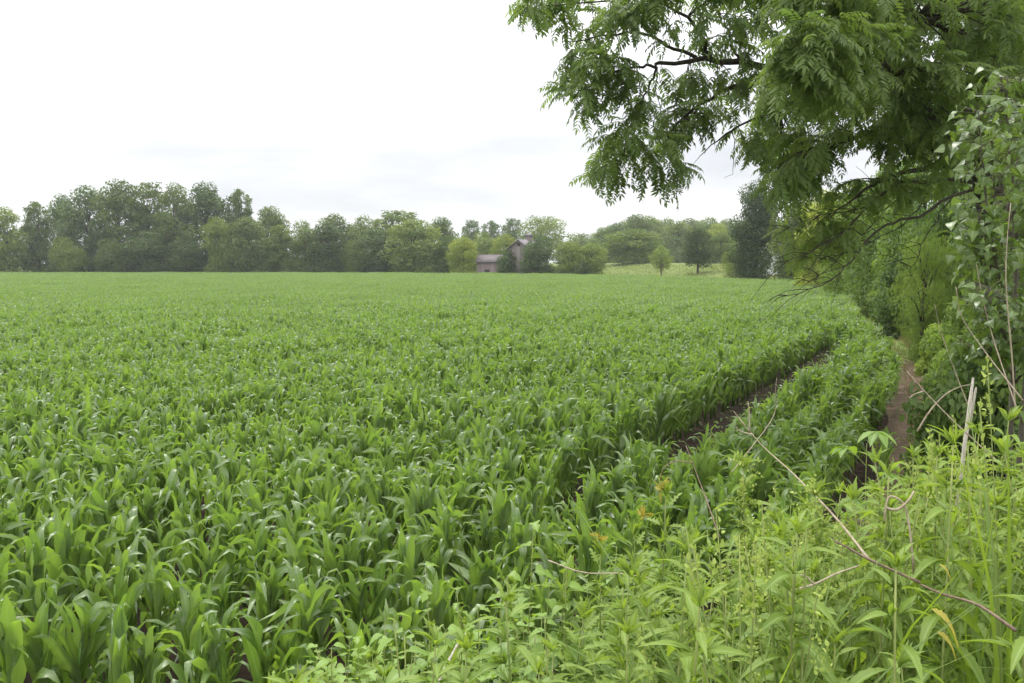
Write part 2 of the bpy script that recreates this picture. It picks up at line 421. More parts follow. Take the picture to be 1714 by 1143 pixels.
# ------------------------------------------------------------------ far and middle-distance trees
LEAF4 = leaf_tmpl([(0, .0), (.3, .32), (.68, .27), (1, 0)], .3, .25)
def tree_mesh(H, W, clear, ncl, nleaf, lsize, style, seed, spread=.19, bark=None, lmat="far_leaf", ltm=LEAF4):
    """tapered trunk with limbs + crown of leaf-sized faces gathered in clumps"""
    global rng
    keep = rng; rng = np.random.default_rng(seed)
    cl = []
    for i in range(ncl):
        for _ in range(80):
            az = rng.uniform(0, 6.283); q = rng.uniform(.25, 1) ** .5; f = rng.uniform(0, 1); sz = 1.
            if style == "spire":
                k = int(rng.integers(0, 6)); a_ = k * 2.4 + seed; cr_ = .30 * W * (k > 0); hh = .80 + .20 * abs(math.sin(k * 1.7 + seed))
                f = f ** .8; taper = (1 - .72 * max(0, (f - .35) / .65)); rr = .22 * W * taper * q
                c = np.array((cr_ * math.cos(a_) * (1 - .25 * f) + rr * math.cos(az), cr_ * math.sin(a_) * (1 - .25 * f) + rr * math.sin(az), H * (clear + (hh - clear - .03) * f))); sz = 1.05 * taper ** .55; mind = .04
            else:
                fm = {"cone": .18, "open": .5}.get(style, .42)
                pr = math.sqrt(max(0, 1 - ((f - fm) / (1 - fm)) ** 2)) if f > fm else (.70 + .30 * f / fm if style != "open" else .35 + .65 * f / fm)
                if style == "cone": pr = pr ** 1.15
                rr = max(0, W * .5 * pr * q - .10 * W); z = H * (clear + (1 - clear) * f * .95)
                c = np.array((rr * math.cos(az), rr * math.sin(az), z)); mind = .16 if style == "open" else .10
            if all(np.linalg.norm(c - q_) > mind * W for q_, _ in cl): break
        cl.append((c, rng.uniform(.75, 1.3) * spread * min(W, H) * sz))
    tb = MB(); tr = .018 * H + .05
    lean = rng.normal(0, .02 * H, 2)
    tp = np.array([(0, 0, -.3), (lean[0] * .2, lean[1] * .2, H * .2), (lean[0] * .6, lean[1] * .6, H * .5), (lean[0], lean[1], H * .86)])
    tube(tb, smooth_path(tp, 8), np.linspace(1.25, .12, 8) * tr, 7)
    for c, r in cl[::max(1, len(cl) // 14)]:
        f = np.clip((c[2] / H) * .62, .1, .75); b = np.array((np.interp(f * H, tp[:, 2], tp[:, 0]), np.interp(f * H, tp[:, 2], tp[:, 1]), f * H))
        mid = b + (c - b) * .5 + (0, 0, .06 * H * rng.uniform(0, 1))
        tube(tb, smooth_path([b, mid, c], 5), np.linspace(.42, .08, 5) * tr, 5)
    cb = MB(); vol = np.array([r * r for _, r in cl]); vol = vol / vol.sum()
    for ic, (c, r) in enumerate(cl):
        per = max(12, int(nleaf * vol[ic]))
        d = rdir(per); rad = rng.uniform(.35, 1.05, per) ** .5
        sq = np.array((1.1, 1.1, .85)); pos = c + d * (rad * r)[:, None] * sq
        up = nrm(d * .8 + (0, 0, .7) + rng.normal(size=(per, 3)) * .45); dr = nrm(np.cross(up, rdir(per)) + (0, 0, -.25))
        ok = pos[:, 2] > .05 * H * (clear > .05) + .05
        scatter(cb, ltm, pos[ok], dr[ok], up[ok], (lsize * rng.uniform(.65, 1.35, per))[ok], np.clip(rng.normal(.35, .22) + rng.normal(0, .16, per), 0, 1)[ok])
    rng = keep
    return (tb.build("trunk", M[bark or "bark"], True), cb.build("crown", M[lmat]), H, W)

T = {
    "tall": tree_mesh(18, 10, .0, 62, 11500, .40, "wood", 1, .16), "tall2": tree_mesh(18, 10, .03, 62, 11500, .40, "wood", 2, .16),
    "round": tree_mesh(12, 10, .0, 48, 9000, .36, "wood", 3, .16), "round2": tree_mesh(12, 10, .03, 48, 9000, .36, "wood", 4, .16),
    "spire": tree_mesh(17, 9, .0, 130, 13000, .38, "spire", 5, .14), "open": tree_mesh(16, 13, .12, 44, 6500, .38, "open", 6, .12),
    "bush": tree_mesh(7, 8, .0, 34, 6000, .28, "wood", 7, .18), "sapling": tree_mesh(7, 6.5, .2, 26, 2600, .25, "open", 8, .13, "bark_pale"),
    "lollipop": tree_mesh(10, 8, .19, 46, 9000, .28, "wood", 9, .16), "cone": tree_mesh(20, 11, .0, 84, 20000, .36, "wood", 10, .165),
}
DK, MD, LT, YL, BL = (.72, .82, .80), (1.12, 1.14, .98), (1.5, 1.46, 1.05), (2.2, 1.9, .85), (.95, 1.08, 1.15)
G1 = "trees along the far edge of the field"
TREES = [  # px centre, py top, py base, px width, distance, template, tint, label
 (12, 345, 453, 74, 168, "tall2", LT, "pale green tree at the left end of the far wood beside sunlit grass"),
 (66, 331, 452, 52, 172, "spire", MD, "slim grey-green tree with a dark leaning trunk near the left end of the far wood"),
 (108, 326, 452, 60, 178, "tall", BL, "grey-green tree behind a low light shrub in the left part of the far wood"),
 (112, 398, 452, 62, 166, "bush", LT, "low light green shrub at the corn edge below the tall left wood"),
 (150, 309, 452, 92, 174, "tall2", BL, "broad tall tree rising to the skyline left of the highest part of the wood"),
 (203, 302, 453, 100, 172, "tall", MD, "broad tall tree on the hazy left wood, rounded top"),
 (252, 297, 452, 84, 176, "spire", MD, "highest tree of the left wood, topped by two feathery spikes"),
 (298, 305, 452, 80, 172, "tall2", MD, "tall tree with separate tufts at its top, right of the highest one"),
 (348, 306, 452, 100, 176, "tall", DK, "big dark tree at the right shoulder of the tall wood"),
 (404, 309, 450, 46, 178, "spire", MD, "narrow column-like tree ending the tall wood on its right side"),
 (190, 400, 453, 70, 165, "bush", MD, "dull green bush at the foot of the tall wood"),
 (245, 385, 453, 90, 166, "round", DK, "dark low-branched tree at the foot of the tall wood"),
 (366, 363, 453, 56, 166, "round2", LT, "lighter green tree with a pale forked trunk in front of the dark wood"),
 (312, 392, 453, 72, 167, "round", DK, "very dark low tree left of the one with the pale trunk"),
 (414, 362, 453, 78, 167, "round2", MD, "round tree at the corn edge under the column-like one"),
 (455, 346, 449, 74, 186, "tall", MD, "tree with a ragged top where the wood drops to a lower height"),
 (470, 372, 451, 56, 170, "spire", LT, "yellowish green slim tree between two darker ones past the drop of the wood"),
 (512, 369, 450, 64, 172, "round", LT, "light green rounded tree above a weedy spot at the corn edge"),
 (548, 374, 451, 84, 168, "round2", DK, "dark blue-green round tree in the low middle wood, left one of the dark pair"),
 (562, 357, 448, 88, 190, "tall2", MD, "mid green tree on the skyline behind the dark blue-green round tree"),
 (606, 361, 448, 72, 190, "round", LT, "leafy tree on the skyline between dark tree and tall spiky tree"),
 (592, 402, 452, 50, 167, "bush", MD, "olive green bush between the two dark blue-green trees"),
 (634, 383, 452, 92, 168, "round", DK, "dark spreading tree, right one of the dark pair"),
 (668, 347, 448, 104, 188, "spire", LT, "tall light tree with a row of pointed tops in the middle of the wood"),
 (692, 366, 454, 104, 166, "round2", LT, "large bright green tree reaching down to the corn left of the yellow-green one"),
 (738, 364, 448, 70, 182, "tall", MD, "green tree on the skyline behind and right of the large bright green one"),
 (750, 395, 455, 40, 166, "bush", DK, "dark narrow bush left of the yellow-green round tree"),
 (776, 396, 456, 60, 158, "round2", YL, "round yellow-green tree left of the low shed"),
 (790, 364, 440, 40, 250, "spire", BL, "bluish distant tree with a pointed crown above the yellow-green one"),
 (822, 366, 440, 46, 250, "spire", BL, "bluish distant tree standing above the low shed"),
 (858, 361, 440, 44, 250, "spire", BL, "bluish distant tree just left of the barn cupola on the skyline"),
 (812, 388, 446, 60, 205, "round", LT, "pale green tree behind the roof of the low shed"),
 (846, 391, 448, 50, 190, "round2", YL, "pale yellowish tree touching the left slope of the barn roof"),
 (908, 357, 445, 96, 215, "open", LT, "tall spreading tree with open branches on its right side behind the barn"),
 (850, 418, 457, 36, 151, "bush", DK, "small grey-green tree in front of the shed and barn"),
 (901, 393, 459, 66, 148, "round", DK, "dark round tree covering the right half of the barn"),
 (950, 403, 460, 66, 147, "round2", LT, "light green bushy tree right of the dark round one by the barn"),
 (990, 406, 460, 60, 146, "round2", LT, "light green bushy tree beside the sunlit meadow gap"),
 (977, 436, 460, 32, 143, "bush", DK, "low dark bush at the foot of the two light green trees"),
 (975, 390, 445, 80, 225, "round", LT, "pale tree far behind the two light green bushy trees"),
 (1062, 383, 447, 112, 185, "round2", LT, "wide light green tree on the meadow with a short dark trunk"),
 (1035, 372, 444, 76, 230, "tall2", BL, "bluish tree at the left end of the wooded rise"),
 (1066, 359, 444, 70, 235, "tall", MD, "highest tree of the wooded rise behind the meadow"),
 (1107, 412, 461, 48, 134, "sapling", LT, "small airy tree on a thin stem at the meadow edge"),
 (1168, 382, 459, 62, 138, "lollipop", (.55, .62, .62), "round dark tree on a short straight trunk on the meadow"),
 (1207, 388, 446, 58, 168, "round2", MD, "green tree behind the small red-roofed house"),
 (1196, 373, 443, 64, 225, "round", YL, "yellow-green tree showing between the wooded rise and the tall dark tree"),
 (1232, 404, 462, 46, 122, "bush", LT, "light grey-green shrub left of the tall dark tree"),
 (1264, 300, 467, 92, 113, "cone", (.50, .62, .56), "tall dark tree with foliage to the ground at the corner of the field"),
 (1336, 330, 466, 96, 100, "tall2", MD, "tree with a dark bare trunk at the end of the dirt path"),
 (1326, 428, 466, 30, 104, "bush", MD, "bush beside the white farm building at the end of the path"),
 (1376, 318, 470, 100, 78, "round2", (2.7, 2.25, 1.1), "yellow-green tree behind the bare drooping twigs of the walnut"),
 (1414, 335, 474, 90, 66, "round", (2.0, 1.8, 1.2), "light green tree right of the yellow-green one past the bare twigs"),
]
HILL = [(x, t_, 245 + 30 * (i % 3)) for i, (x, t_) in enumerate([(1012, 380), (1030, 377), (1050, 366), (1085, 363), (1100, 366), (1118, 363), (1135, 367), (1152, 364), (1172, 367), (1190, 366), (1215, 367), (1245, 366), (1280, 364), (1320, 362)])]
def put_tree(px, top, base, wpx, d, tk, tint, label, group=None, name=None, T=T):
    tm, cm, H, W = T[tk]
    x, y = at(px, base, d)[:2]; z0 = float(gz(x, y)); zt = at(px, top, d)[2]
    sh = max(.3, (zt - z0) / H); sw = wpx * d / F / W; sw = max(sw, sh * .72)
    nm = name or ("shrub" if tk == "bush" else "tree")
    o = thing(nm, label, nm.split("_")[-1], (x, y, z0), rng.uniform(0, 6.28), (sw, sw, sh), group)
    part("trunk", tm, o); c = part("crown", cm, o); k = rng.uniform(.92, 1.08)
    c.color = (tint[0] * k, tint[1] * k, tint[2] * k, 1)
    return o
for r_ in TREES: put_tree(*r_, group=G1 if r_[4] < 200 and r_[0] < 900 else None)
for i, (x, t_, d) in enumerate(HILL):
    put_tree(x, t_ + rng.uniform(-3, 3), 442, rng.uniform(52, 70), d, ("tall", "round", "round2", "tall2")[i % 4], (LT, MD, LT)[i % 3], "green tree in the closed wood along the rise behind the meadow", "trees of the wood on the rise")
# understory filling the far woods: low growth nobody could count
def understory():
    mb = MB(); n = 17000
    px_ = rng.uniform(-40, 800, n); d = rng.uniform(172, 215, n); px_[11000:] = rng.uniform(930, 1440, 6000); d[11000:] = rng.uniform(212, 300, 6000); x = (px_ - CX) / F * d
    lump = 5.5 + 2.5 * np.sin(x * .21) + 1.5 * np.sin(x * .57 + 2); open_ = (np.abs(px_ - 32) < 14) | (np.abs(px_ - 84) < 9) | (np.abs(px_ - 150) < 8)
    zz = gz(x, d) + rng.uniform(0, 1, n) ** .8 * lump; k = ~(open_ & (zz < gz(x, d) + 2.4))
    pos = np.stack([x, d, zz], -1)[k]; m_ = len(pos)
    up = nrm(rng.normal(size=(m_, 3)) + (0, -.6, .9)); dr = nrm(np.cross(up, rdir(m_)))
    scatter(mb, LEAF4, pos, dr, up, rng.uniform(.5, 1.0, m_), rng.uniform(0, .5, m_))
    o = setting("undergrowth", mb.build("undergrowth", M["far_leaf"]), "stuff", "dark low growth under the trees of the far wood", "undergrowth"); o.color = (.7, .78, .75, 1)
understory()

# ------------------------------------------------------------------ buildings
def box(mb, c, s, rz_=0.):
    v = np.array([(x, y, z) for x in (-.5, .5) for y in (-.5, .5) for z in (-.5, .5)]) * s
    ca, sa = math.cos(rz_), math.sin(rz_); v = v @ np.array(((ca, sa, 0), (-sa, ca, 0), (0, 0, 1))) + c
    mb.add(v, [np.array([(0, 1, 3, 2), (4, 6, 7, 5), (0, 4, 5, 1), (2, 3, 7, 6), (0, 2, 6, 4), (1, 5, 7, 3)])])
def gable_walls(mb, w, l, h, rise):
    """front at -l/2; w across, ridge along y"""
    v = []
    for y in (-l / 2, l / 2): v += [(-w / 2, y, 0), (w / 2, y, 0), (w / 2, y, h), (0, y, h + rise), (-w / 2, y, h)]
    mb.add(np.array(v), [np.array([(0, 1, 2, 3, 4), (9, 8, 7, 6, 5)]), np.array([(0, 4, 9, 5), (1, 6, 7, 2)])])
def gable_roof(mb, w, l, h, rise, over=.35, th=.14):
    s = rise / (w / 2); x = w / 2 + over
    for sg in (-1, 1):
        v = []
        for y in (-l / 2 - over, l / 2 + over):
            v += [(0, y, h + rise + .02), (sg * x, y, h - s * over + .02), (sg * x, y, h - s * over + .02 + th), (0, y, h + rise + .02 + th)]
        f = np.array([(0, 1, 2, 3), (7, 6, 5, 4), (0, 4, 5, 1), (1, 5, 6, 2), (2, 6, 7, 3), (3, 7, 4, 0)])
        mb.add(np.array(v), [f if sg < 0 else f[:, ::-1]])
def board_mat(name, c1, c2, pitch=.25):
    m, nt, N, L = new_mat(name)
    out = N.new("ShaderNodeOutputMaterial"); p = N.new("ShaderNodeBsdfPrincipled"); p.inputs["Roughness"].default_value = .9
    tc = N.new("ShaderNodeTexCoord"); mp = N.new("ShaderNodeMapping"); mp.inputs["Scale"].default_value = (1 / pitch, 1 / pitch, .12); L.new(tc.outputs["Object"], mp.inputs[0])
    n_ = N.new("ShaderNodeTexNoise"); n_.inputs["Scale"].default_value = 1.1; n_.inputs["Detail"].default_value = 6; L.new(mp.outputs[0], n_.inputs["Vector"])
    cr = N.new("ShaderNodeValToRGB"); cr.color_ramp.elements[0].position = .3; cr.color_ramp.elements[1].position = .7
    cr.color_ramp.elements[0].color = (*c1, 1); cr.color_ramp.elements[1].color = (*c2, 1); L.new(n_.outputs["Fac"], cr.inputs[0]); L.new(cr.outputs[0], p.inputs["Base Color"])
    b = N.new("ShaderNodeBump"); b.inputs["Strength"].default_value = .6; L.new(n_.outputs["Fac"], b.inputs["Height"]); L.new(b.outputs[0], p.inputs["Normal"])
    L.new(p.outputs[0], out.inputs["Surface"]); return m
M["barn_wood"] = board_mat("barn_boards", (.135, .115, .105), (.255, .222, .205)); M["barn_roof"] = board_mat("barn_shingles", (.13, .115, .125), (.21, .19, .20), .4)
M["shed_wood"] = board_mat("shed_boards", (.17, .13, .125), (.26, .21, .20)); M["shed_roof"] = board_mat("shed_shingles", (.075, .062, .065), (.125, .105, .105), .4)
M["white_wall"] = board_mat("white_siding", (.42, .43, .44), (.58, .59, .6), .3); M["white_roof"] = board_mat("pale_roof", (.42, .43, .45), (.6, .6, .62), .5)
M["dark"] = noise_mat("dark_opening", (.012, .011, .011), (.03, .027, .025), 4, .6)
M["red_wall"] = board_mat("red_siding", (.09, .045, .04), (.15, .075, .065), .3); M["brown_roof"] = board_mat("brown_roof", (.07, .055, .05), (.12, .10, .09), .4)

bx_, by_ = at(884, 456, 155)[:2]; bz_ = float(gz(bx_, by_))
barn = thing("barn", "weathered grey wooden barn with a steep gable and a small cupola", "barn", (bx_, by_, bz_), R(-24))
w_, l_ = 4.6, 9.0; he, ri = at(876, 418, 155)[2] - bz_ - .05, 1.75
m_ = MB(); gable_walls(m_, w_, l_, he, ri); wl = part("wall", m_.build("barn_wall", M["barn_wood"]), barn)
m_ = MB(); gable_roof(m_, w_, l_, he, ri); rf = part("roof", m_.build("barn_roof", M["barn_roof"]), barn)
cy_ = .3; m_ = MB(); box(m_, (0, cy_, he + ri + .3), (1.1, 1.1, 1.2)); cup = part("cupola", m_.build("cupola", M["barn_wood"]), barn)
m_ = MB(); rr = he + ri + .9
m_.add([(-.85, cy_ - .85, rr), (.85, cy_ - .85, rr), (.85, cy_ + .85, rr), (-.85, cy_ + .85, rr), (0, cy_, rr + .6)], [np.array([(3, 2, 1, 0)]), np.array([(0, 1, 4), (1, 2, 4), (2, 3, 4), (3, 0, 4)])])
part("cupola_roof", m_.build("cupola_roof", M["barn_roof"]), cup)
m_ = MB(); box(m_, (0, -l_ / 2 - .01, he + ri - .8), (.55, .08, .6)); part("hay_opening", m_.build("hay_opening", M["dark"]), barn)
m_ = MB(); box(m_, (1.5, -l_ / 2 - .01, 1.1), (.55, .07, .7)); part("window", m_.build("barn_window", M["dark"]), barn)
for xx in (-.95, .85):
    m_ = MB(); box(m_, (xx, -l_ / 2 - .03, he * .5), (.12, .06, he)); part("batten", m_.build("batten", M["shed_wood"]), barn)

sx_, sy_ = at(826, 455, 158)[:2]; sz_ = float(gz(sx_, sy_))
shed = thing("shed", "low grey shed with a dark shingled roof left of the barn", "shed", (sx_, sy_, sz_), R(-8))
m_ = MB(); gable_walls(m_, 4.2, 5.6, at(826, 438, 158)[2] - sz_, 1.2); o = part("wall", m_.build("shed_wall", M["shed_wood"]), shed); o.rotation_euler.z = R(90)
m_ = MB(); gable_roof(m_, 4.2, 5.6, at(826, 438, 158)[2] - sz_, 1.2, .3); o = part("roof", m_.build("shed_roof", M["shed_roof"]), shed); o.rotation_euler.z = R(90)
m_ = MB(); box(m_, (-.9, -2.12, .75), (.9, .07, 1.5)); part("door", m_.build("shed_door", M["dark"]), shed)

fx_, fy_ = at(1302, 448, 128)[:2]; fz_ = float(gz(fx_, fy_))
farm = thing("farm_building", "whitish farm building with a pale metal roof half hidden by the tall dark tree", "building", (fx_, fy_, fz_), R(-35))
fh = at(1302, 420, 128)[2] - fz_
m_ = MB(); gable_walls(m_, 4.4, 6.5, fh, 1.3); part("wall", m_.build("farm_wall", M["white_wall"]), farm)
m_ = MB(); gable_roof(m_, 4.4, 6.5, fh, 1.3, .3); part("roof", m_.build("farm_roof", M["white_roof"]), farm)
m_ = MB(); box(m_, (-.6, -3.27, fh * .55), (.8, .07, .9)); part("window", m_.build("farm_window", M["dark"]), farm)

hx_, hy_ = at(1214, 447, 205)[:2]; hz_ = float(gz(hx_, hy_))
house = thing("house", "small dark red house with white trim under the trees beyond the meadow", "house", (hx_, hy_, hz_), R(60))
hh = at(1214, 436, 205)[2] - hz_
m_ = MB(); gable_walls(m_, 3.4, 4.2, hh, 1.0); part("wall", m_.build("house_wall", M["red_wall"]), house)
m_ = MB(); gable_roof(m_, 3.4, 4.2, hh, 1.0, .3); part("roof", m_.build("house_roof", M["brown_roof"]), house)
for xx in (-1.2, 1.2):
    m_ = MB(); box(m_, (-1.72, xx, hh * .55), (.07, .6, .6)); part("window", m_.build("house_window", M["white_wall"]), house)

# ------------------------------------------------------------------ walnut tree overhanging from the side
LEAFLET = leaf_tmpl([(0, 0), (.28, .155), (.62, .125), (1, 0)], .3, .3)
def pinnate(npair, L, ll, seed, droop=.55, round_=False):
    g = np.random.default_rng(seed); mb = MB()
    t = np.linspace(0, 1, 6); curve = lambda s: np.stack([0 * s, L * s * (1 - .12 * s), -droop * L * s * s], -1)
    tube(mb, curve(t), np.linspace(.0026, .0012, 6), 3, cap=False)
    pos, dr, sc = [], [], []
    for i in range(npair):
        s = .2 + .78 * i / (npair - 1); c = curve(np.array([s]))[0]; tg = nrm(curve(np.array([s + .02]))[0] - c)
        for sg in (-1, 1):
            d = nrm(tg * .55 + np.array((sg, 0, -.12)) + g.normal(0, .12, 3)); pos.append(c); dr.append(d); sc.append(ll * (1 - .45 * abs(s - .55)) * g.uniform(.85, 1.1))
    pos.append(curve(np.array([1.]))[0]); dr.append(nrm(np.array((0, 1, -1.)))); sc.append(ll * .9)
    pos, dr = np.array(pos), np.array(dr); n_ = len(pos)
    scatter(mb, LEAFLET, pos, dr, np.tile((0, .25, 1.), (n_, 1)) + g.normal(0, .2, (n_, 3)), np.array(sc), 0)
    return np.concatenate(mb.co), [np.concatenate(v) for v in mb.f.values()]
WAL = [pinnate(8, .38, .115, s, .32) for s in range(3)] + [pinnate(7, .32, .10, 9, .5)]

def inpoly(x, y, poly):
    p = np.asarray(poly, float); ins = np.zeros(len(x), bool); j = len(p) - 1
    for i in range(len(p)):
        c = ((p[i, 1] > y) != (p[j, 1] > y)) & (x < (p[j, 0] - p[i, 0]) * (y - p[i, 1]) / (p[j, 1] - p[i, 1] + 1e-12) + p[i, 0]); ins ^= c; j = i
    return ins

def walnut():
    limbs = []   # (polyline of world points, r0, r1)
    def limb(pp, r0, r1, n=16):
        pts_ = smooth_path([at(*q) for q in pp], n)
        pts_[1:-1] += rng.normal(0, .014, (n - 2, 3)); limbs.append((pts_, np.linspace(r0 * (.82 if r0 > .07 or pp[-1][1] < 300 else .5), r1 * .6, n))); return pts_
    bx, by = at(1690, 560, 13.2)[:2]
    g0 = np.array((bx + .2, by, float(gz(bx + .2, by)) - .2))
    trunk = smooth_path([g0, at(1680, 480, 13.2), at(1668, 380, 13.1), at(1652, 300, 13.0), at(1650, 200, 13.0), at(1660, 60, 13.1), at(1665, -120, 13.2), at(1660, -330, 13.2)], 22)
    limbs.append((trunk, np.interp(np.linspace(0, 1, 22), [0, .12, .5, 1], [.34, .27, .2, .05])))
    limb([(1652, 300, 13.0), (1600, 262, 12.6), (1545, 235, 12.2), (1520, 180, 11.8), (1490, 140, 11.4), (1440, 110, 11.0), (1380, 105, 10.6)], .13, .03)
    limb([(1648, 190, 13.0), (1590, 178, 12.4), (1520, 212, 11.8), (1480, 215, 11.4), (1420, 235, 11.2), (1350, 250, 11.0)], .085, .02)
    limb([(1650, 160, 13), (1560, 120, 12.6), (1440, 118, 12.4), (1330, 118, 12.2), (1262, 108, 12.2), (1190, 100, 12.1), (1104, 105, 12.0)], .12, .045, 22)
    limb([(1104, 105, 12.0), (1090, 110, 12.0), (1060, 112, 11.9), (1000, 130, 11.8), (960, 165, 11.7)], .035, .010)
    limb([(1170, 100, 12.1), (1120, 75, 12.2), (1070, 55, 12.3), (1010, 60, 12.2), (950, 70, 12.2)], .035, .010)
    limb([(1190, 98, 12.1), (1180, 70, 12.0), (1150, 30, 11.9), (1080, -5, 11.8), (990, 5, 11.8), (900, 10, 11.8)], .04, .010)
    limb([(1238, 100, 12.2), (1226, 75, 12.4), (1218, 50, 12.4), (1200, 10, 12.5)], .025, .008)
    limb([(1650, 220, 13), (1480, 150, 12.8), (1330, 130, 12.6), (1250, 142, 12.5), (1205, 152, 12.4), (1165, 180, 12.2), (1130, 215, 12.0), (1110, 260, 11.9)], .07, .012, 20)
    limb([(1170, 178, 12.2), (1155, 215, 12.1), (1140, 245, 12.1)], .02, .006, 8)
    limb([(1100, 112, 12), (1086, 145, 11.9), (1068, 185, 11.8), (1048, 230, 11.7), (1035, 290, 11.7)], .022, .006)
    limb([(1100, 115, 12), (1098, 150, 12), (1105, 185, 12), (1110, 220, 12)], .012, .004, 8)
    limb([(1340, 165, 12.4), (1290, 190, 12.3), (1250, 205, 12.2), (1215, 225, 12.1), (1180, 252, 12.0), (1160, 275, 12)], .03, .004)
    limb([(1225, 222, 12.1), (1228, 255, 12.1), (1226, 285, 12.0), (1212, 298, 12)], .009, .003, 8)
    limb([(1650, 300, 13), (1590, 275, 12.5), (1548, 282, 12.2), (1490, 295, 11.8), (1430, 330, 11.5), (1390, 365, 11.3)], .075, .012)
    bare = []
    bare.append(limb([(1652, 305, 13), (1570, 302, 12.4), (1510, 305, 12.0), (1470, 330, 11.6), (1430, 370, 11.3), (1400, 398, 11.1), (1350, 425, 11.0), (1300, 440, 10.9)], .06, .005, 20))
    bare.append(limb([(1655, 310, 13), (1590, 330, 12.4), (1545, 360, 11.9), (1508, 368, 11.5), (1480, 380, 11.3), (1440, 415, 11.0), (1415, 445, 10.8), (1390, 470, 10.7), (1340, 490, 10.6), (1300, 495, 10.5)], .05, .005, 22))
    bare.append(limb([(1508, 368, 11.5), (1505, 400, 11.4), (1495, 420, 11.3)], .014, .004, 8))
    bare.append(limb([(1410, 450, 10.8), (1398, 485, 10.8), (1392, 520, 10.8)], .012, .003, 8))
    limb([(1540, 235, 12.2), (1520, 180, 11.2), (1470, 90, 10.2), (1400, 60, 9.6), (1340, 60, 9.3)], .05, .01)
    limb([(1650, 120, 13), (1600, 60, 12), (1520, 20, 11), (1440, -20, 10.2), (1340, -40, 9.8)], .08, .015)
    limb([(1655, 60, 13.1), (1760, -20, 12.5), (1880, -60, 12)], .08, .02); limb([(1655, 160, 13), (1760, 120, 12), (1900, 110, 11.5)], .07, .02)
    limb([(1655, 100, 13.1), (1690, 40, 14.5), (1700, -60, 16)], .07, .02); limb([(1652, 200, 13), (1560, 180, 14.5), (1430, 160, 16)], .07, .02)
    limb([(1660, -120, 13.2), (1560, -220, 12.5), (1400, -260, 12)], .06, .015); limb([(1660, -120, 13.2), (1780, -260, 12.8), (1900, -300, 12.4)], .06, .015)
    for q in ([(1560, 310, 12.6), (1530, 360, 12.3), (1470, 400, 12.0), (1400, 425, 11.8), (1330, 430, 11.7)], [(1600, 320, 12.6), (1560, 380, 12.4), (1535, 430, 12.3), (1520, 470, 12.2)],
              [(1480, 330, 11.8), (1440, 350, 11.6), (1370, 360, 11.4), (1310, 385, 11.3)], [(1580, 300, 12.5), (1500, 335, 12.1), (1450, 385, 11.8), (1380, 455, 11.5), (1350, 475, 11.5)]):
        bare.append(limb(q, .022, .004))
    nodes = np.concatenate([l[0] for l in limbs]); nrad = np.concatenate([l[1] for l in limbs])
    tb = MB()
    for p_, r_ in limbs: tube(tb, p_, r_, 8)
    # bare twigs under the crown
    for b in bare[:2] + bare[4:]:
        for k in range(8, len(b), 2):
            for _ in range(2):
                d = nrm(np.array((-1, rng.normal(0, .4), rng.normal(-.25, .55)))); L = rng.uniform(.25, .75)
                tube(tb, smooth_path([b[k], b[k] + d * L * .5 + (0, 0, .03), b[k] + d * L + (0, 0, -.1 * L)], 5), np.linspace(.006, .0025, 5), 4)
    cb = MB()
    P1 = [(862, -40), (880, 22), (912, 55), (945, 88), (938, 120), (928, 180), (936, 212), (960, 224), (985, 205), (975, 262), (964, 285), (985, 298), (1008, 280), (1006, 320), (1026, 340), (1050, 305), (1085, 328), (1120, 330), (1150, 312), (1156, 265), (1172, 245), (1130, 235), (1130, 205), (1180, 160), (1110, 150), (1100, 92), (1280, 92), (1290, -40)]
    P1b = [(1085, 120), (1110, 150), (1120, 230), (1150, 245), (1200, 235), (1240, 250), (1240, 200), (1200, 175), (1260, 150), (1280, 118)]
    P2 = [(1290, -60), (1285, 20), (1268, 60), (1300, 85), (1262, 118), (1295, 140), (1252, 190), (1246, 232), (1258, 262), (1275, 298), (1284, 335), (1302, 345), (1345, 320), (1400, 268), (1460, 262), (1520, 262), (1600, 275), (1720, 290), (1760, -60)]
    P3 = [(1275, 290), (1284, 335), (1300, 378), (1325, 420), (1360, 440), (1410, 415), (1440, 360), (1500, 345), (1560, 320), (1590, 280), (1480, 280), (1440, 300), (1400, 280), (1340, 290)]
    P4 = [(1290, -60), (1760, -60), (1760, 290), (1980, 300), (2050, -350), (1400, -380), (1150, -250), (900, -60)]
    P6 = [(1500, -60), (1500, 250), (1560, 300), (1640, 330), (1800, 330), (1900, -60)]
    P5 = [(1330, -40), (1300, 60), (1270, 150), (1300, 200), (1440, 190), (1480, 120), (1500, 40), (1480, -40)]
    HOLES = [(1425, 250, 26), (1510, 272, 12), (1395, 272, 14), (1115, 130, 14), (1200, 128, 24), (1235, 185, 24), (1215, 275, 30), (1200, 128, 30), (1160, 225, 12), (1025, 75, 20), (1050, 62, 16), (1105, 175, 12), (1090, 130, 14), (1145, 170, 14), (1000, 150, 10), (1060, 250, 10), (1180, 215, 16), (965, 150, 9), (1060, 180, 9)]
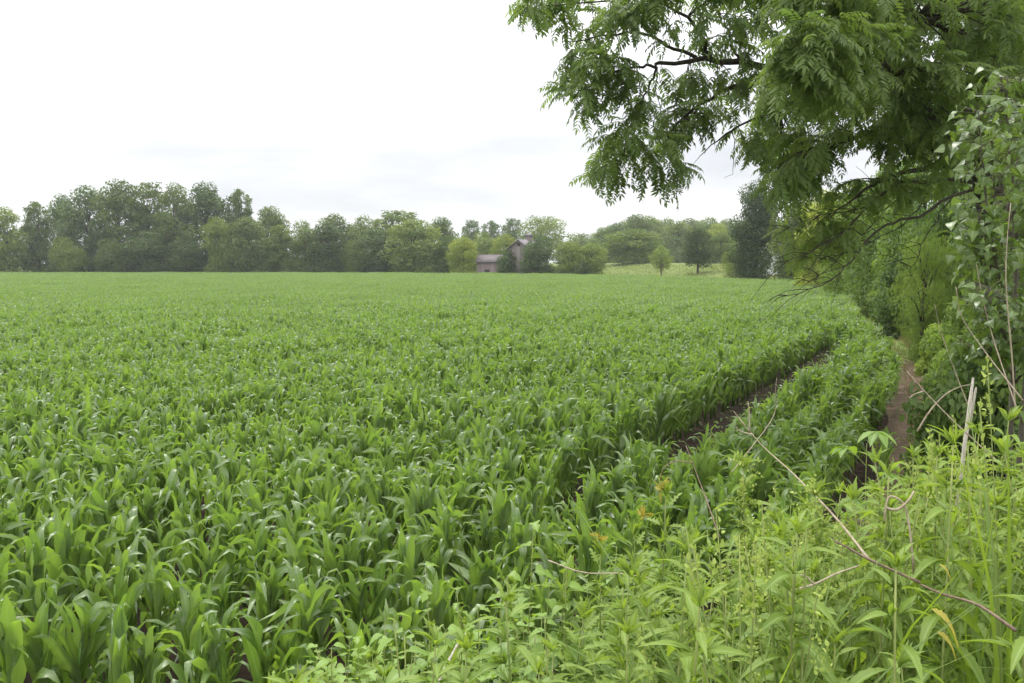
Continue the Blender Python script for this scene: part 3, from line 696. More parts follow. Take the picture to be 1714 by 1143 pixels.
    def sprays(poly, n_, d0, d1, per, bright, holes=True):
        p = np.asarray(poly); lo, hi = p.min(0), p.max(0); got = 0; tries = 0
        while got < n_ and tries < n_ * 30:
            tries += 1; x, y = rng.uniform(lo, hi)
            if not inpoly(np.array([x]), np.array([y]), poly)[0]: continue
            if holes and any((x - a) ** 2 + (y - b) ** 2 < r * r for a, b, r in HOLES): continue
            d = rng.uniform(d0, d1); tip = at(x, y, d)
            if proj(tip + (0, 0, -.22))[1][0] > hi[1] + 12: continue
            k = np.argmin(np.linalg.norm(nodes - tip - (0, 0, .3), axis=1)); b = nodes[k]; L = np.linalg.norm(tip - b)
            hz_ = tip - b; hz_[2] = 0
            mid = b + (tip - b) * .55 + (0, 0, .13 * L)
            st = mid + (tip - mid) * .3
            tw = smooth_path([b, mid, tip], 7)
            if L < 2.6: tube(tb, tw, np.linspace(min(.6 * nrad[k], .006 + .006 * L), .003, 7), 4, cap=False)
            dirn = nrm(tip - mid); N_ = per
            s = rng.uniform(.35, 1, N_) if L < .8 else 1 - rng.uniform(0, .55, N_) / max(L, .8)
            pos = np.array([np.array([np.interp(v, np.linspace(0, 1, 7), tw[:, c]) for c in range(3)]) for v in s])
            rd = rdir(N_); rd[:, 2] *= .5
            dr = nrm(rd * 1.1 + dirn * .5 + (0, 0, -.05)); up = nrm(np.array((0, 0, 1.)) + .35 * rdir(N_))
            ti = np.clip(bright + rng.normal(0, .1) + rng.normal(0, .12, N_), 0, 1)
            scatter(cb, WAL[int(rng.integers(0, len(WAL)))], pos, dr, up, rng.uniform(.75, 1.15, N_), ti)
            got += 1
    sprays(P1, 112, 11.2, 12.8, 9, .42); sprays(P1b, 22, 11.5, 12.6, 6, .4)
    sprays(P2, 270, 10.0, 13.5, 9, .5); sprays(P5, 62, 8.9, 10.2, 9, .62); sprays(P2, 120, 13.5, 17.5, 9, .35); sprays(P6, 150, 12.5, 17.5, 9, .4, False)  # front clump gets a lighter leaf tint, painting in the crown's sunlit upper left
    sprays(P3, 46, 10.8, 13.2, 7, .6); sprays(P4, 170, 9.5, 16, 8, .4, False)
    o = thing("walnut_tree", "large overhanging walnut tree with drooping feathery leaves and dark limbs against the sky", "tree", g0)
    inv = lambda mb: [c.__isub__(g0) for c in mb.co]
    inv(tb); inv(cb)
    part("trunk", tb.build("walnut_trunk", M["bark"], True), o); part("crown", cb.build("walnut_crown", M["walnut"]), o)
walnut()

# ------------------------------------------------------------------ hedge of trees and shrubs behind the path
SML = leaf_tmpl([(0, 0), (.25, .30), (.6, .27), (1, 0)], .25, .3)
LOC = pinnate(6, .22, .06, 21, .5)
def shrub_tmpl(H, W, clear, ncl, nleaf, ls, seed, kind="broad", style="wood", spread=.2):
    return tree_mesh(H, W, clear, ncl, nleaf, ls, style, seed, spread, "bark", "shrub", (LOC[0] , LOC[1]) if kind == "pinnate" else SML)
S = {
    "broad": shrub_tmpl(3.2, 3.2, .0, 34, 7500, .125, 31, spread=.17), "broad2": shrub_tmpl(3.2, 3.2, .0, 30, 7000, .14, 32, spread=.18),
    "locust": shrub_tmpl(4.5, 3.4, .08, 34, 1500, 1.1, 33, "pinnate", "open", .16), "mound": shrub_tmpl(1.5, 2.6, .0, 26, 5200, .10, 34, spread=.2),
    "treeb": shrub_tmpl(9, 6.5, .0, 60, 16000, .19, 35, spread=.15), "treel": shrub_tmpl(9, 6, .02, 46, 4600, 1.5, 36, "pinnate", "open", .15),
}
SHRUBS = [
 (1447, 450, 522, 66, 46, "locust", YL, "small yellow-green bush at the bend of the dirt path", "bush"),
 (1480, 462, 525, 52, 41, "broad", YL, "yellowish bush just right of the small yellow-green one at the bend", "bush"),
 (1432, 300, 490, 130, 56, "treeb", YL, "light green tree standing behind the yellow-green bush at the bend", "tree"),
 (1475, 270, 510, 130, 44, "treeb", LT, "tall green tree filling the hedge right of the bend", "tree"),
 (1535, 240, 560, 170, 34, "treeb", LT, "broad tall tree in the hedge behind the feathery light one", "tree"),
 (1512, 420, 560, 80, 33, "broad2", MD, "dark shrub at the foot of the hedge right of the yellowish bush", "shrub"),
 (1543, 372, 580, 74, 24, "treel", YL, "feathery light yellow-green tree in the middle of the hedge", "tree"),
 (1610, 220, 620, 190, 27, "treeb", MD, "dark leafy tree in the hedge behind the cottonwood sapling", "tree"),
 (1700, 180, 650, 230, 24, "treeb", MD, "dark hedge tree at the edge of the picture", "tree"),
 (1556, 480, 620, 84, 25, "broad", LT, "light green shrub with fine leaves beside the path", "shrub"),
 (1580, 545, 620, 66, 21, "mound", YL, "low mound of vines spilling onto the path", "shrub"),
 (1606, 510, 660, 110, 18.5, "broad2", LT, "light green shrub with yellowish shoots above the bare path", "shrub"),
 (1604, 590, 675, 72, 16, "mound", LT, "low green mound at the side of the path near the stake", "shrub"),
 (1676, 470, 690, 150, 14.5, "broad", LT, "dense green shrub behind the thin pale stems", "shrub"),
 (1634, 585, 700, 100, 13, "mound", MD, "low leafy mound behind the pale wooden stake", "shrub"),
 (1722, 440, 720, 190, 11.5, "broad2", MD, "large leafy shrub behind the foot of the cottonwood sapling", "shrub"),
 (1655, 590, 720, 110, 10.5, "mound", MD, "low mound right of the pale wooden stake", "shrub"),
 (1775, 400, 700, 190, 15, "broad", MD, "tall leafy shrub cut by the edge of the picture", "shrub"),
 (1810, 200, 640, 280, 20, "treeb", MD, "hedge tree beyond the picture edge behind the walnut", "tree"),
]
YS = {id(YL): (1.55, 1.42, .95), id(LT): (1.25, 1.22, 1.05), id(MD): (1., 1., 1.)}
SHRUBS = [r_[:6] + (YS.get(id(r_[6]), r_[6]),) + r_[7:] for r_ in SHRUBS]
for a in SHRUBS: put_tree(*a[:8], group="hedge along the dirt path", name="hedge_" + a[8] if a[8] == "tree" else a[8], T=S)

# ------------------------------------------------------------------ cottonwood sapling
DELT = leaf_tmpl([(0, .04), (.06, .40), (.18, .48), (.38, .40), (.62, .24), (.85, .09), (1, 0)], .12, .42)
def cottonwood():
    b = at(1700, 700, 4.6); b[2] = float(gz(b[0], b[1])) - .05
    sb, lb = MB(), MB()
    stems = [[b, at(1692, 520, 4.6), at(1680, 330, 4.6), at(1662, 190, 4.6), at(1656, 128, 4.6)], [b, at(1720, 480, 4.5), at(1725, 300, 4.4), at(1712, 180, 4.4)],
             [at(1690, 520, 4.6), at(1655, 430, 4.4), at(1625, 300, 4.3), at(1605, 185, 4.3)], [at(1694, 560, 4.6), at(1650, 500, 4.5), at(1618, 420, 4.4), at(1608, 350, 4.4)],
             [at(1695, 600, 4.6), at(1670, 560, 4.3), at(1640, 520, 4.2), at(1625, 480, 4.2)], [at(1690, 420, 4.6), at(1740, 360, 4.8), at(1780, 250, 4.9)], [at(1684, 360, 4.6), at(1690, 260, 4.9), at(1695, 170, 5.0)],
             [at(1700, 640, 4.6), at(1740, 560, 4.3), at(1775, 470, 4.2)], [at(1698, 630, 4.6), at(1660, 600, 4.5), at(1630, 590, 4.4), at(1610, 585, 4.4)]]
    for i, s in enumerate(stems):
        p_ = smooth_path(s, 14); p_[:, 0] += np.linspace(0, .10, 14); tube(sb, p_, np.linspace(.017 if i < 2 else .009, .003, 14), 6)
        n_ = 210 if i < 2 else 160
        t = rng.uniform(.12 if i else .25, 1, n_) ** .8
        pos = np.stack([np.interp(t, np.linspace(0, 1, 14), p_[:, c]) for c in range(3)], -1)
        az = rng.uniform(0, 6.283, n_); out = np.stack([np.cos(az), np.sin(az), rng.uniform(-.1, .5, n_)], -1)
        pl = rng.uniform(.03, .17, n_); base = pos + out * pl[:, None]
        for q in range(n_): tube(sb, [pos[q], base[q]], .0016, 3, cap=False)
        dr = nrm(out * .5 + (0, 0, -.55) + .5 * rdir(n_)); up = nrm(out * .7 + (0, -.2, .5) + .9 * rdir(n_))
        scatter(lb, DELT, base, dr, up, rng.uniform(.038, .068, n_), np.clip(rng.normal(.4, .22, n_), 0, 1))
    o = thing("cottonwood_sapling", "young cottonwood with broad rounded grey-green leaves rising above the weeds", "sapling", b)
    for mb in (sb, lb): [c.__isub__(b) for c in mb.co]
    part("stem", sb.build("sapling_stem", M["bark_pale"], True), o); part("crown", lb.build("sapling_crown", M["cotton"], True), o)
cottonwood()

# ------------------------------------------------------------------ weeds of the bank
LANC = leaf_tmpl([(0, .03), (.10, .09), (.14, .075), (.24, .145), (.28, .12), (.40, .158), (.44, .13), (.56, .135), (.60, .108), (.74, .085), (.78, .065), (.9, .035), (1, 0)], .35, .55)
NARR = leaf_tmpl([(0, .02), (.2, .09), (.45, .10), (.75, .05), (1, 0)], .35, .25)
LOBE = leaf_tmpl([(0, .06), (.05, .28), (.16, .40), (.30, .38), (.40, .20), (.48, .17), (.58, .30), (.70, .25), (.84, .12), (1, 0)], .22, .3)
OVAT = leaf_tmpl([(0, .04), (.08, .24), (.2, .34), (.4, .35), (.62, .25), (.82, .12), (1, 0)], .22, .3)
DISS = leaf_tmpl([(0, .02), (.10, .05), (.22, .30), (.28, .06), (.40, .32), (.46, .06), (.60, .24), (.66, .05), (.8, .13), (1, 0)], .2, .2)
PALM = leaf_tmpl([(0, .02), (.3, .16), (.55, .22), (.8, .13), (1, 0)], .25, .25)

def weed(H, kind, seed):
    """stem and leaves of one weed of height H; returns (stem mesh, foliage mesh, flower mesh or None, tip)"""
    global rng
    keep = rng; rng = np.random.default_rng(seed)
    sb, lb, fb, heads = MB(), MB(), MB(), []
    bend = rng.normal(0, .05 * H, 2)
    sp = smooth_path([(0, 0, -.06), (bend[0] * .3, bend[1] * .3, H * .4), (bend[0], bend[1], H * .97)], 9); tube(sb, sp, np.linspace(.0065, .002, 9) * (1 if kind != "lobe" else .8), 6)
    on = lambda f: np.array([np.interp(f, np.linspace(0, 1, 9), sp[:, c]) for c in range(3)])
    if kind in ("nettle", "flower", "ragged"):
        nn = int(rng.integers(20, 25)); az = rng.uniform(0, 6.28)
        for i in range(nn):
            f = .14 + .86 * (i / (nn - 1)) ** .85; p = on(f); az += math.pi / 2 + rng.normal(0, .12)
            L = np.interp(f, [.1, .45, .75, .9, 1], [.10, .155, .145, .105, .06]) * rng.uniform(.85, 1.12)
            el = np.interp(f, [.1, .6, .85, .95, 1], [-.45, -.22, .05, .4, .95])
            for k in (0, math.pi):
                a = az + k + rng.normal(0, .1); d = np.array((math.cos(a) * math.cos(el), math.sin(a) * math.cos(el), math.sin(el) + rng.normal(0, .12)))
                pet = p + nrm(d) * .018
                scatter(lb, LANC if kind != "ragged" else DISS, pet[None], d[None], np.array([(0, 0, 1.)]) + .22 * rdir(1), np.array([[L * rng.uniform(.8, 1.0), L, L]]), np.interp(f, [0, .6, .85, 1], [.12, .35, .55, .95]) + rng.normal(0, .10))
                if .30 < f < .95 and rng.uniform() < .95:      # axillary shoot
                    m_ = 6; d2 = nrm(np.tile(d * .7 + (0, 0, .5), (m_, 1)) + .6 * rdir(m_))
                    scatter(lb, NARR, np.tile(p + d * .01, (m_, 1)), d2, np.tile((0, 0, 1.), (m_, 1)) + .4 * rdir(m_), rng.uniform(.03, .07, m_), np.clip(rng.normal(.6, .12, m_), 0, 1))
                if kind == "flower" and f > .5:
                    for _ in range(5):
                        d3 = nrm(d * .8 + rdir(1)[0] * .7 + (0, 0, .25)); Lf = rng.uniform(.04, .09); m_ = 12
                        s = np.linspace(.15, 1, m_); pp = p + d3 * (s * Lf)[:, None] + (0, 0, -.25 * Lf) * (s ** 2)[:, None] + rng.normal(0, .003, (m_, 3))
                        scatter(fb, SML, pp, rdir(m_), rdir(m_), rng.uniform(.008, .014, m_), rng.uniform(0, 1, m_))
        m_ = 8; d2 = nrm(np.tile((0, 0, 1.1), (m_, 1)) + .8 * rdir(m_)); scatter(lb, NARR, np.tile(on(1.), (m_, 1)), d2, rdir(m_), rng.uniform(.04, .075, m_), .95)
    elif kind in ("lobe", "ovate"):
        nn = int(rng.integers(13, 17)); az = rng.uniform(0, 6.28); tm = LOBE if kind == "lobe" else OVAT
        for br in range(4):
            if br: f0 = rng.uniform(.15, .55); a = rng.uniform(0, 6.28); e = on(f0); tipb = e + np.array((math.cos(a) * .28, math.sin(a) * .28, H * rng.uniform(.2, .36))) * rng.uniform(.7, 1.1); path = smooth_path([e, (e + tipb) / 2 + (0, 0, -.03), tipb], 7); tube(sb, path, np.linspace(.004, .0015, 7), 5)
            else: path = sp
            K = len(path); cnt = nn + 3 if not br else 11
            for i in range(cnt):
                f = .2 + .8 * i / (cnt - 1); p = np.array([np.interp(f, np.linspace(0, 1, K), path[:, c]) for c in range(3)]); az += 2.4
                L = np.interp(f, [.2, .6, .85, 1], [.105, .105, .08, .05]) * rng.uniform(.8, 1.15)
                el = np.interp(f, [.2, .8, 1], [.05, .25, .9]); d = np.array((math.cos(az) * math.cos(el), math.sin(az) * math.cos(el), math.sin(el)))
                pet = p + d * np.interp(f, [.2, 1], [.045, .012]); tube(sb, [p, pet], .0011, 3, cap=False)
                d2 = nrm(d * np.array((1, 1, .3)) + (0, 0, -.22))
                scatter(lb, tm, pet[None], d2[None], np.array([(0, 0, 1.)]) + .3 * rdir(1), np.array([L]), np.clip(np.interp(f, [0, .75, 1], [.15, .4, 1.0]) + rng.normal(0, .12), 0, 1))
    elif kind == "grass":
        for i in range(34):
            a = rng.uniform(0, 6.28); L_ = H * rng.uniform(.45, 1.05); l_ = rng.uniform(.15, .5); q = np.array((math.cos(a), math.sin(a), 0)); b0 = q * rng.uniform(0, .05)
            pt = smooth_path([b0, b0 + q * l_ * .25 * L_ + (0, 0, L_ * .6), b0 + q * l_ * L_ + (0, 0, L_ * rng.uniform(.8, .97))], 8); wv = np.interp(np.linspace(0, 1, 8), [0, .4, 1], [.004, .006, .0006]); sd = np.array((-q[1], q[0], 0))
            co = np.stack([pt - sd * wv[:, None], pt + sd * wv[:, None]], 1).reshape(-1, 3); ii = np.arange(16).reshape(8, 2)
            lb.add(co, [np.stack([ii[:-1, 0], ii[:-1, 1], ii[1:, 1], ii[1:, 0]], -1)], rng.uniform(.1, .8))
        for i in range(4):
            a = rng.uniform(0, 6.28); q = np.array((math.cos(a), math.sin(a), 0)) * rng.uniform(.05, .2); e = q + (0, 0, H * rng.uniform(.9, 1.05)); tube(sb, smooth_path([(0, 0, 0), q * .4 + (0, 0, H * .6), e], 6), .0016, 4)
            m_ = 40; f = rng.uniform(0, 1, m_)[:, None]; hb = MB(); heads.append(hb); scatter(hb, SML, e - (0, 0, .16) * f + rdir(m_) * .016 * (.3 + f), nrm(rdir(m_) + (0, 0, 1)), rdir(m_), rng.uniform(.008, .016, m_), rng.uniform(0, 1, m_))
    elif kind == "palm":
        for i in range(9):
            f = .35 + .65 * i / 8; p = on(f); a = i * 2.4; d = np.array((math.cos(a), math.sin(a), .55)); e = p + d * .12; tube(sb, [p, e], .0018, 4, cap=False)
            m_ = 5; b = a + np.linspace(-1.5, 1.5, m_); d2 = nrm(np.stack([np.cos(b), np.sin(b), np.full(m_, -.12)], -1))
            scatter(lb, PALM, np.tile(e, (m_, 1)), d2, np.tile((0, 0, 1.), (m_, 1)) + .2 * rdir(m_), rng.uniform(.10, .15, m_), np.clip(rng.normal(.45, .12, m_), 0, 1))
    mat = "mulb" if kind in ("lobe", "ovate", "palm") else "weed"
    rng = keep
    zm = max(c[:, 2].max() for c in lb.co)
    return sb.build("weed_stem", M["green_stem"], True), lb.build("weed_foliage", M[mat]), ([("flower_spikes", fb.build("flower_spikes", M["flower"]))] if fb.n else [("seed_head", h_.build("seed_head", M["flower"])) for h_ in heads]), (sp[-1][0], sp[-1][1], zm)

WK = {"nettle": [weed(1.3, "nettle", 100 + i) for i in range(10)], "flower": [weed(1.4, "flower", 60 + i) for i in range(2)], "ragged": [weed(1.2, "ragged", 65 + i) for i in range(3)],
      "lobe": [weed(1.1, "lobe", 70 + i) for i in range(4)], "ovate": [weed(1.0, "ovate", 80 + i) for i in range(3)], "palm": [weed(1.0, "palm", 90)], "grass": [weed(1.1, "grass", 95 + i) for i in range(3)]}
H0 = {"nettle": 1.3, "flower": 1.4, "ragged": 1.2, "lobe": 1.1, "ovate": 1.0, "palm": 1.0}
NAME = {"nettle": "tall_weed", "flower": "flowering_weed", "ragged": "ragged_weed", "lobe": "mulberry_shoot", "ovate": "leafy_weed", "palm": "palmate_vine", "grass": "grass_tuft"}
def put_weed(kind, x, y, ztop, label, group=None):
    s, l, f, tip = random.choice(WK[kind]); z0 = float(gz(x, y)); sc = (ztop - z0) / tip[2]; sx = .6 + .45 * min(sc, 1.15)
    a = rng.uniform(0, 6.28); ca, sa = math.cos(a) * sx, math.sin(a) * sx; tl = (0, 0) if group is None else (rng.normal(0, .07), rng.normal(0, .07))
    x, y = x - (tip[0] * ca - tip[1] * sa), y - (tip[0] * sa + tip[1] * ca)
    o = thing(NAME[kind], label, {"lobe": "shoot", "palm": "vine", "grass": "grass"}.get(kind, "weed"), (x, y, z0), a, (sx, sx, sc), group, tl)
    part("stem", s, o); part("foliage", l, o)
    for nm, hm in f: part(nm, hm, o)
    return o
HERO = [  # px, py of the tip, distance, kind, label
 (1245, 752, 3.1, "flower", "tall weed with pale yellow-green flower spikes standing in front of the corn gap"),
 (1115, 800, 3.6, "ragged", "ragged-leaved weed with orange tips at the edge of the corn"),
 (1005, 893, 3.3, "ragged", "small ragged weed with one orange tip left of the bigger orange-tipped one"),
 (893, 868, 3.2, "lobe", "slim shoot with a bright yellow-green tip standing out before the corn"),
 (712, 944, 3.3, "lobe", "mulberry shoot rising alone on a bare stem in front of the corn"),
 (535, 1080, 3.3, "lobe", "leftmost mulberry shoot of the bank at the bottom of the picture"),
 (645, 1032, 3.4, "ovate", "bushy weed with opposite oval leaves between the two left mulberry shoots"),
 (850, 955, 3.2, "lobe", "yellow-tipped shoot left of the slim one before the corn"),
 (800, 1015, 3.3, "lobe", "low shoot with a yellow tip beside the pale broken stick"),
 (1452, 715, 5.6, "palm", "vine with hand-shaped five-part leaves at the corn edge near the path"),
 (1530, 735, 3.9, "nettle", "slender weed with long pointed leaves standing against the bare soil of the path"),
 (1352, 826, 3.4, "nettle", "weed with an upright tuft of narrow leaves right of the flowering one"),
 (1408, 800, 4.0, "nettle", "bright leafy weed in front of the hand-leaved vine"),
 (1690, 675, 3.4, "nettle", "tall bright weed at the foot of the cottonwood sapling"),
 (1640, 700, 3.6, "nettle", "bright weed right beside the pale wooden stake"),
 (1668, 810, 2.6, "nettle", "near weed with long drooping leaves in the lower right stand"),
 (1530, 905, 2.5, "nettle", "near weed with a star-shaped tip in the middle of the stand"),
 (1365, 925, 2.5, "nettle", "near weed with a star-shaped tip left of the bent brown stem"),
 (1100, 965, 2.7, "nettle", "pale weed left of the flowering one, below the thin grey stalk"),
 (1510, 1075, 1.9, "nettle", "nearest weed at the bottom edge with a wide star of leaves"),
 (945, 905, 3.3, "ragged", "cut-leaved weed without orange, between the slim shoot and the small orange-tipped weed"),
 (1062, 862, 3.5, "ragged", "cut-leaved weed close to the left side of the bigger orange-tipped one"),
 (1165, 872, 3.4, "ragged", "cut-leaved weed between the bigger orange-tipped one and the flowering one"),
 (765, 985, 3.4, "lobe", "mulberry shoot with a yellow tip just right of the one on a bare stem"),
 (598, 1062, 3.4, "lobe", "mulberry shoot between the leftmost one and the bushy oval-leaved weed"),
 (1300, 842, 3.2, "nettle", "leafy weed just right of the flowering one, under the long dry stalk"),
 (1560, 735, 3.5, "nettle", "bright weed between the path soil and the wooden stake"),
 (1265, 985, 2.4, "nettle", "weed with striped leaves below the flowering one"),
]
hero_obj = {}
for px_, py_, d, kd, lb_ in HERO:
    p = at(px_, py_, d); hero_obj[lb_] = put_weed(kd, p[0], p[1], p[2], lb_)
def tips(me_name, mat, root, locs, size, n_=10):
    """coloured leaves at the tip of a weed, a part of its own"""
    s = np.array(root.scale)
    for c in locs:
        mb = MB()
        loc = (np.array(c) - np.array(root.location)) ; a = -root.rotation_euler.z; loc = np.array((loc[0] * math.cos(a) - loc[1] * math.sin(a), loc[0] * math.sin(a) + loc[1] * math.cos(a), loc[2])) / s
        scatter(mb, DISS, np.tile(loc, (n_, 1)) + rng.normal(0, .005, (n_, 3)), nrm(rdir(n_) + (0, 0, .6)), rdir(n_), rng.uniform(.6, 1.2, n_) * size, rng.uniform(0, 1, n_))
        part(me_name, mb.build(me_name, M[mat]), root)
k0 = hero_obj[HERO[1][4]]; tips("orange_tip", "orange", k0, [at(1107, 818, 3.6), at(1076, 862, 3.58)], .038)
k1 = hero_obj[HERO[2][4]]; tips("orange_tip", "orange", k1, [at(1003, 902, 3.3)], .032, 8)
k2 = hero_obj[HERO[15][4]]
for c, sz in ((at(1560, 1020, 2.0), .10), (at(1568, 1058, 2.02), .075), (at(1572, 945, 2.15), .05)):
    mb = MB(); loc = np.array(c) - np.array(k2.location); a = -k2.rotation_euler.z; loc = np.array((loc[0] * math.cos(a) - loc[1] * math.sin(a), loc[0] * math.sin(a) + loc[1] * math.cos(a), loc[2])) / np.array(k2.scale)
    dv = np.array((.8, -.2, -.45)); dv = np.array((dv[0] * math.cos(a) - dv[1] * math.sin(a), dv[0] * math.sin(a) + dv[1] * math.cos(a), dv[2]))
    scatter(mb, LANC, loc[None], dv[None], np.array([(0, -.4, 1.)]), np.array([(sz * 1.5, sz, sz)]), .5)
    part("yellow_leaf", mb.build("yellow_leaf", M["yellow"]), k2, label="yellow withered leaf")

SIL = np.array([(440, 1150), (500, 1095), (560, 1060), (650, 1035), (740, 1015), (850, 975), (930, 935), (1010, 910), (1100, 860), (1180, 875), (1250, 840), (1330, 850), (1400, 815), (1500, 760), (1580, 740), (1600, 705), (1640, 688), (1714, 658), (1900, 680)])
done, tries = 0, 0; taken = []
KL = {"grass": ("tuft of thin grass blades with pale seed heads inside the stand of weeds", "grass tufts on the bank"),
      "flower": ("weed with small pale flower spikes inside the dense stand at the lower right", "flowering weeds on the bank"),
      "nettle": ("tall weed with long pointed leaves in the dense stand at the lower right", "tall weeds in the stand on the bank"),
      "ragged": ("weed with finely cut leaves in the tangle along the corn edge", "cut-leaved weeds on the bank"),
      "lobe": ("mulberry shoot with lobed leaves in the low tangle before the corn", "mulberry shoots on the bank"),
      "ovate": ("leafy weed with oval leaves in the low tangle before the corn", "oval-leaved weeds on the bank")}
while done < 285 and tries < 12000:
    tries += 1
    d = math.sqrt(rng.uniform(1.7 ** 2, 5.6 ** 2)); px_ = rng.uniform(470, 1860); x = (px_ - CX) / F * d * 1.02
    if d > 4.6 and px_ < 1250 or (abs(px_ - 1590) < 75 and d < 2.15): continue
    if any((x - a) ** 2 + (d - b) ** 2 < .02 for a, b in taken): continue
    z0 = float(gz(x, d)); zs = at(px_, np.interp(px_, SIL[:, 0], SIL[:, 1]) + abs(rng.normal(0, 42)), d)[2]
    kd = ("nettle" if rng.uniform() < .74 else random.choice(["flower", "ragged", "grass", "grass", "grass"])) if px_ > 1150 + rng.normal(0, 70) else random.choice(["lobe", "lobe", "ovate", "ragged"] if px_ < 1000 else ["ragged", "lobe", "nettle", "ovate"])
    top = min(zs, z0 + rng.uniform(1.0, 1.55) + (.28 if px_ > 1480 else 0))
    if kd in ("lobe", "ovate") and d < 2.3: kd = "nettle"
    if top - z0 < .42: continue
    put_weed(kd, x, d, top, *KL[kd]); taken.append((x, d)); done += 1

# low cover on the bank and along the path
def ground_leaves():
    mb = MB(); n_ = 26000
    x = rng.uniform(-4, 9, n_); y = rng.uniform(.4, 12, n_); keep = ((y < near_y(x) - .1) | (x > edge_x(y) + 1.3)) & (x < 2 + y * .75) & (x > -1 - y * .7)
    x, y = x[keep], y[keep]
    yg = rng.uniform(9, 26, 900); x = np.concatenate([x, np.interp(yg, GAP[:, 1], GAP[:, 0]) + rng.normal(0, .35, 900)]); y = np.concatenate([y, yg]); m_ = len(x); pos = np.stack([x, y, gz(x, y) + rng.uniform(.02, .38, m_) ** 1.1], -1)
    scatter(mb, OVAT, pos, nrm(rdir(m_) * (1, 1, .4)), np.array((0, 0, 1.)) + .5 * rdir(m_), rng.uniform(.04, .09, m_), rng.uniform(0, 1, m_))
    setting("ground_cover", mb.build("ground_cover", M["cover"]), "stuff", "low leafy ground cover under the weeds of the bank", "ground cover")
ground_leaves()
BLADE = leaf_tmpl([(0, .016), (.5, .012), (1, 0)], .3, .3)
def grass():
    mb = MB(); n_ = 15000
    y = np.exp(rng.uniform(math.log(10), math.log(95), n_)); off = rng.choice([.12, 1.15], n_, p=[.3, .7]) + np.abs(rng.normal(0, .35, n_)); x = edge_x(y) + off
    pos = np.stack([x, y, gz(x, y)], -1); d = nrm(np.stack([rng.normal(0, .45, n_), rng.normal(0, .45, n_), np.ones(n_)], -1))
    s = rng.uniform(.08, .26, n_); w = 1 + y / 18
    scatter(mb, BLADE, pos, d, rdir(n_), np.stack([s * w, s, s], -1), rng.uniform(0, 1, n_))
    yg = rng.uniform(9, 26, 700); lit = np.stack([np.interp(yg, GAP[:, 1], GAP[:, 0]) + rng.normal(0, .45, 700), yg, 0 * yg], -1)
    yp = rng.uniform(9, 60, 3500); lit = np.concatenate([lit, np.stack([edge_x(yp) + rng.uniform(0, 1.4, 3500), yp, 0 * yp], -1)]); lit[:, 2] = gz(lit[:, 0], lit[:, 1]) + .035
    k_ = len(lit); dl = rdir(k_); dl[:, 2] *= .15; sl_ = rng.uniform(.08, .3, k_)
    scatter(mb, BLADE, lit, nrm(dl), np.array((0, 0, 1.)) + .2 * rdir(k_), np.stack([sl_ * 1.6, sl_, sl_], -1), rng.uniform(0, 1.2, k_))
    setting("verge_grass", mb.build("verge_grass", M["straw"]), "stuff", "dry brown grass along both sides of the dirt path", "grass")
    mb = MB(); n_ = 24000
    x = rng.uniform(6, 60, n_); y = far_y(x) + rng.uniform(.3, 60, n_) ** 1.0; pos = np.stack([x, y, gz(x, y) - .02], -1)
    d = nrm(np.stack([rng.normal(0, .4, n_), rng.normal(0, .4, n_), np.ones(n_)], -1)); s = rng.uniform(.15, .42, n_)
    scatter(mb, BLADE, pos, d, rdir(n_), np.stack([s * 8, s, s], -1), np.clip(1.15 - (y - far_y(x)) / 11 + rng.normal(0, .25, n_), .1, 1))
    setting("meadow_grass", mb.build("meadow_grass", M["grass"]), "stuff", "tall sunlit meadow grass on the slope past the corn", "grass")
grass()

# ------------------------------------------------------------------ dead stalks, stake
def stalk(name, pp, r0, r1, mat, label, cat="stalk", n_=14, extra=()):
    p_ = smooth_path([at(*q) for q in pp], n_); o_ = p_[0].copy(); mb = MB()
    tube(mb, p_ - o_, np.linspace(r0 * .68, r1 * .5, n_) * (1 + .22 * (np.arange(n_) % 4 == 0)), 6)
    for e in extra: q = smooth_path([at(*v) for v in e], 8); tube(mb, q - o_, np.linspace(r1 * 1.1, r1 * .5, 8), 5)
    return solo(name, mb.build(name, M[mat], True), label, cat, None, o_)
def down(px_, py_, d):  # foot of a stalk
    return (px_, py_, d)
stalk("dead_stalk", [(1454, 936, 2.28), (1400, 868, 2.6), (1330, 795, 3.1), (1278, 748, 3.3), (1240, 705, 3.4)], .006, .003, "dead", "long straight dry stalk slanting down from the corn gap into the weeds",
      extra=[[(1255, 722, 3.35), (1254, 690, 3.36), (1252, 672, 3.36)], [(1248, 714, 3.38), (1234, 696, 3.4), (1228, 688, 3.4)], [(1262, 728, 3.33), (1240, 722, 3.35), (1232, 716, 3.35)]])
stalk("broken_stalk", [(1540, 975, 2.2), (1454, 936, 2.25), (1422, 918, 2.28), (1396, 905, 2.3)], .006, .005, "dead_dark", "short brown broken stem lying among the weeds at the lower end of the long stalk")
stalk("dead_stalk", [(1700, 1055, 1.95), (1636, 1012, 2.05), (1580, 995, 2.14), (1540, 978, 2.24)], .0065, .005, "dead_dark", "thick brown dead stalk lying above the yellow withered leaf")
stalk("bent_stalk", [(1530, 960, 2.32), (1525, 905, 2.32), (1520, 870, 2.34), (1512, 842, 2.35), (1492, 830, 2.35), (1484, 840, 2.35), (1480, 872, 2.33)], .0045, .0045, "dead", "pale dry stem bent into a hook among the weeds", extra=[[(1484, 850, 2.35), (1502, 853, 2.33), (1520, 838, 2.33), (1530, 822, 2.34)]])
stalk("dry_twig", [(1320, 990, 2.15), (1362, 978, 2.15), (1400, 960, 2.2), (1440, 946, 2.22)], .005, .003, "dead", "crooked dry twig lying low between two weeds with star-shaped tips", extra=[[(1362, 978, 2.15), (1350, 965, 2.15), (1340, 962, 2.15)]])
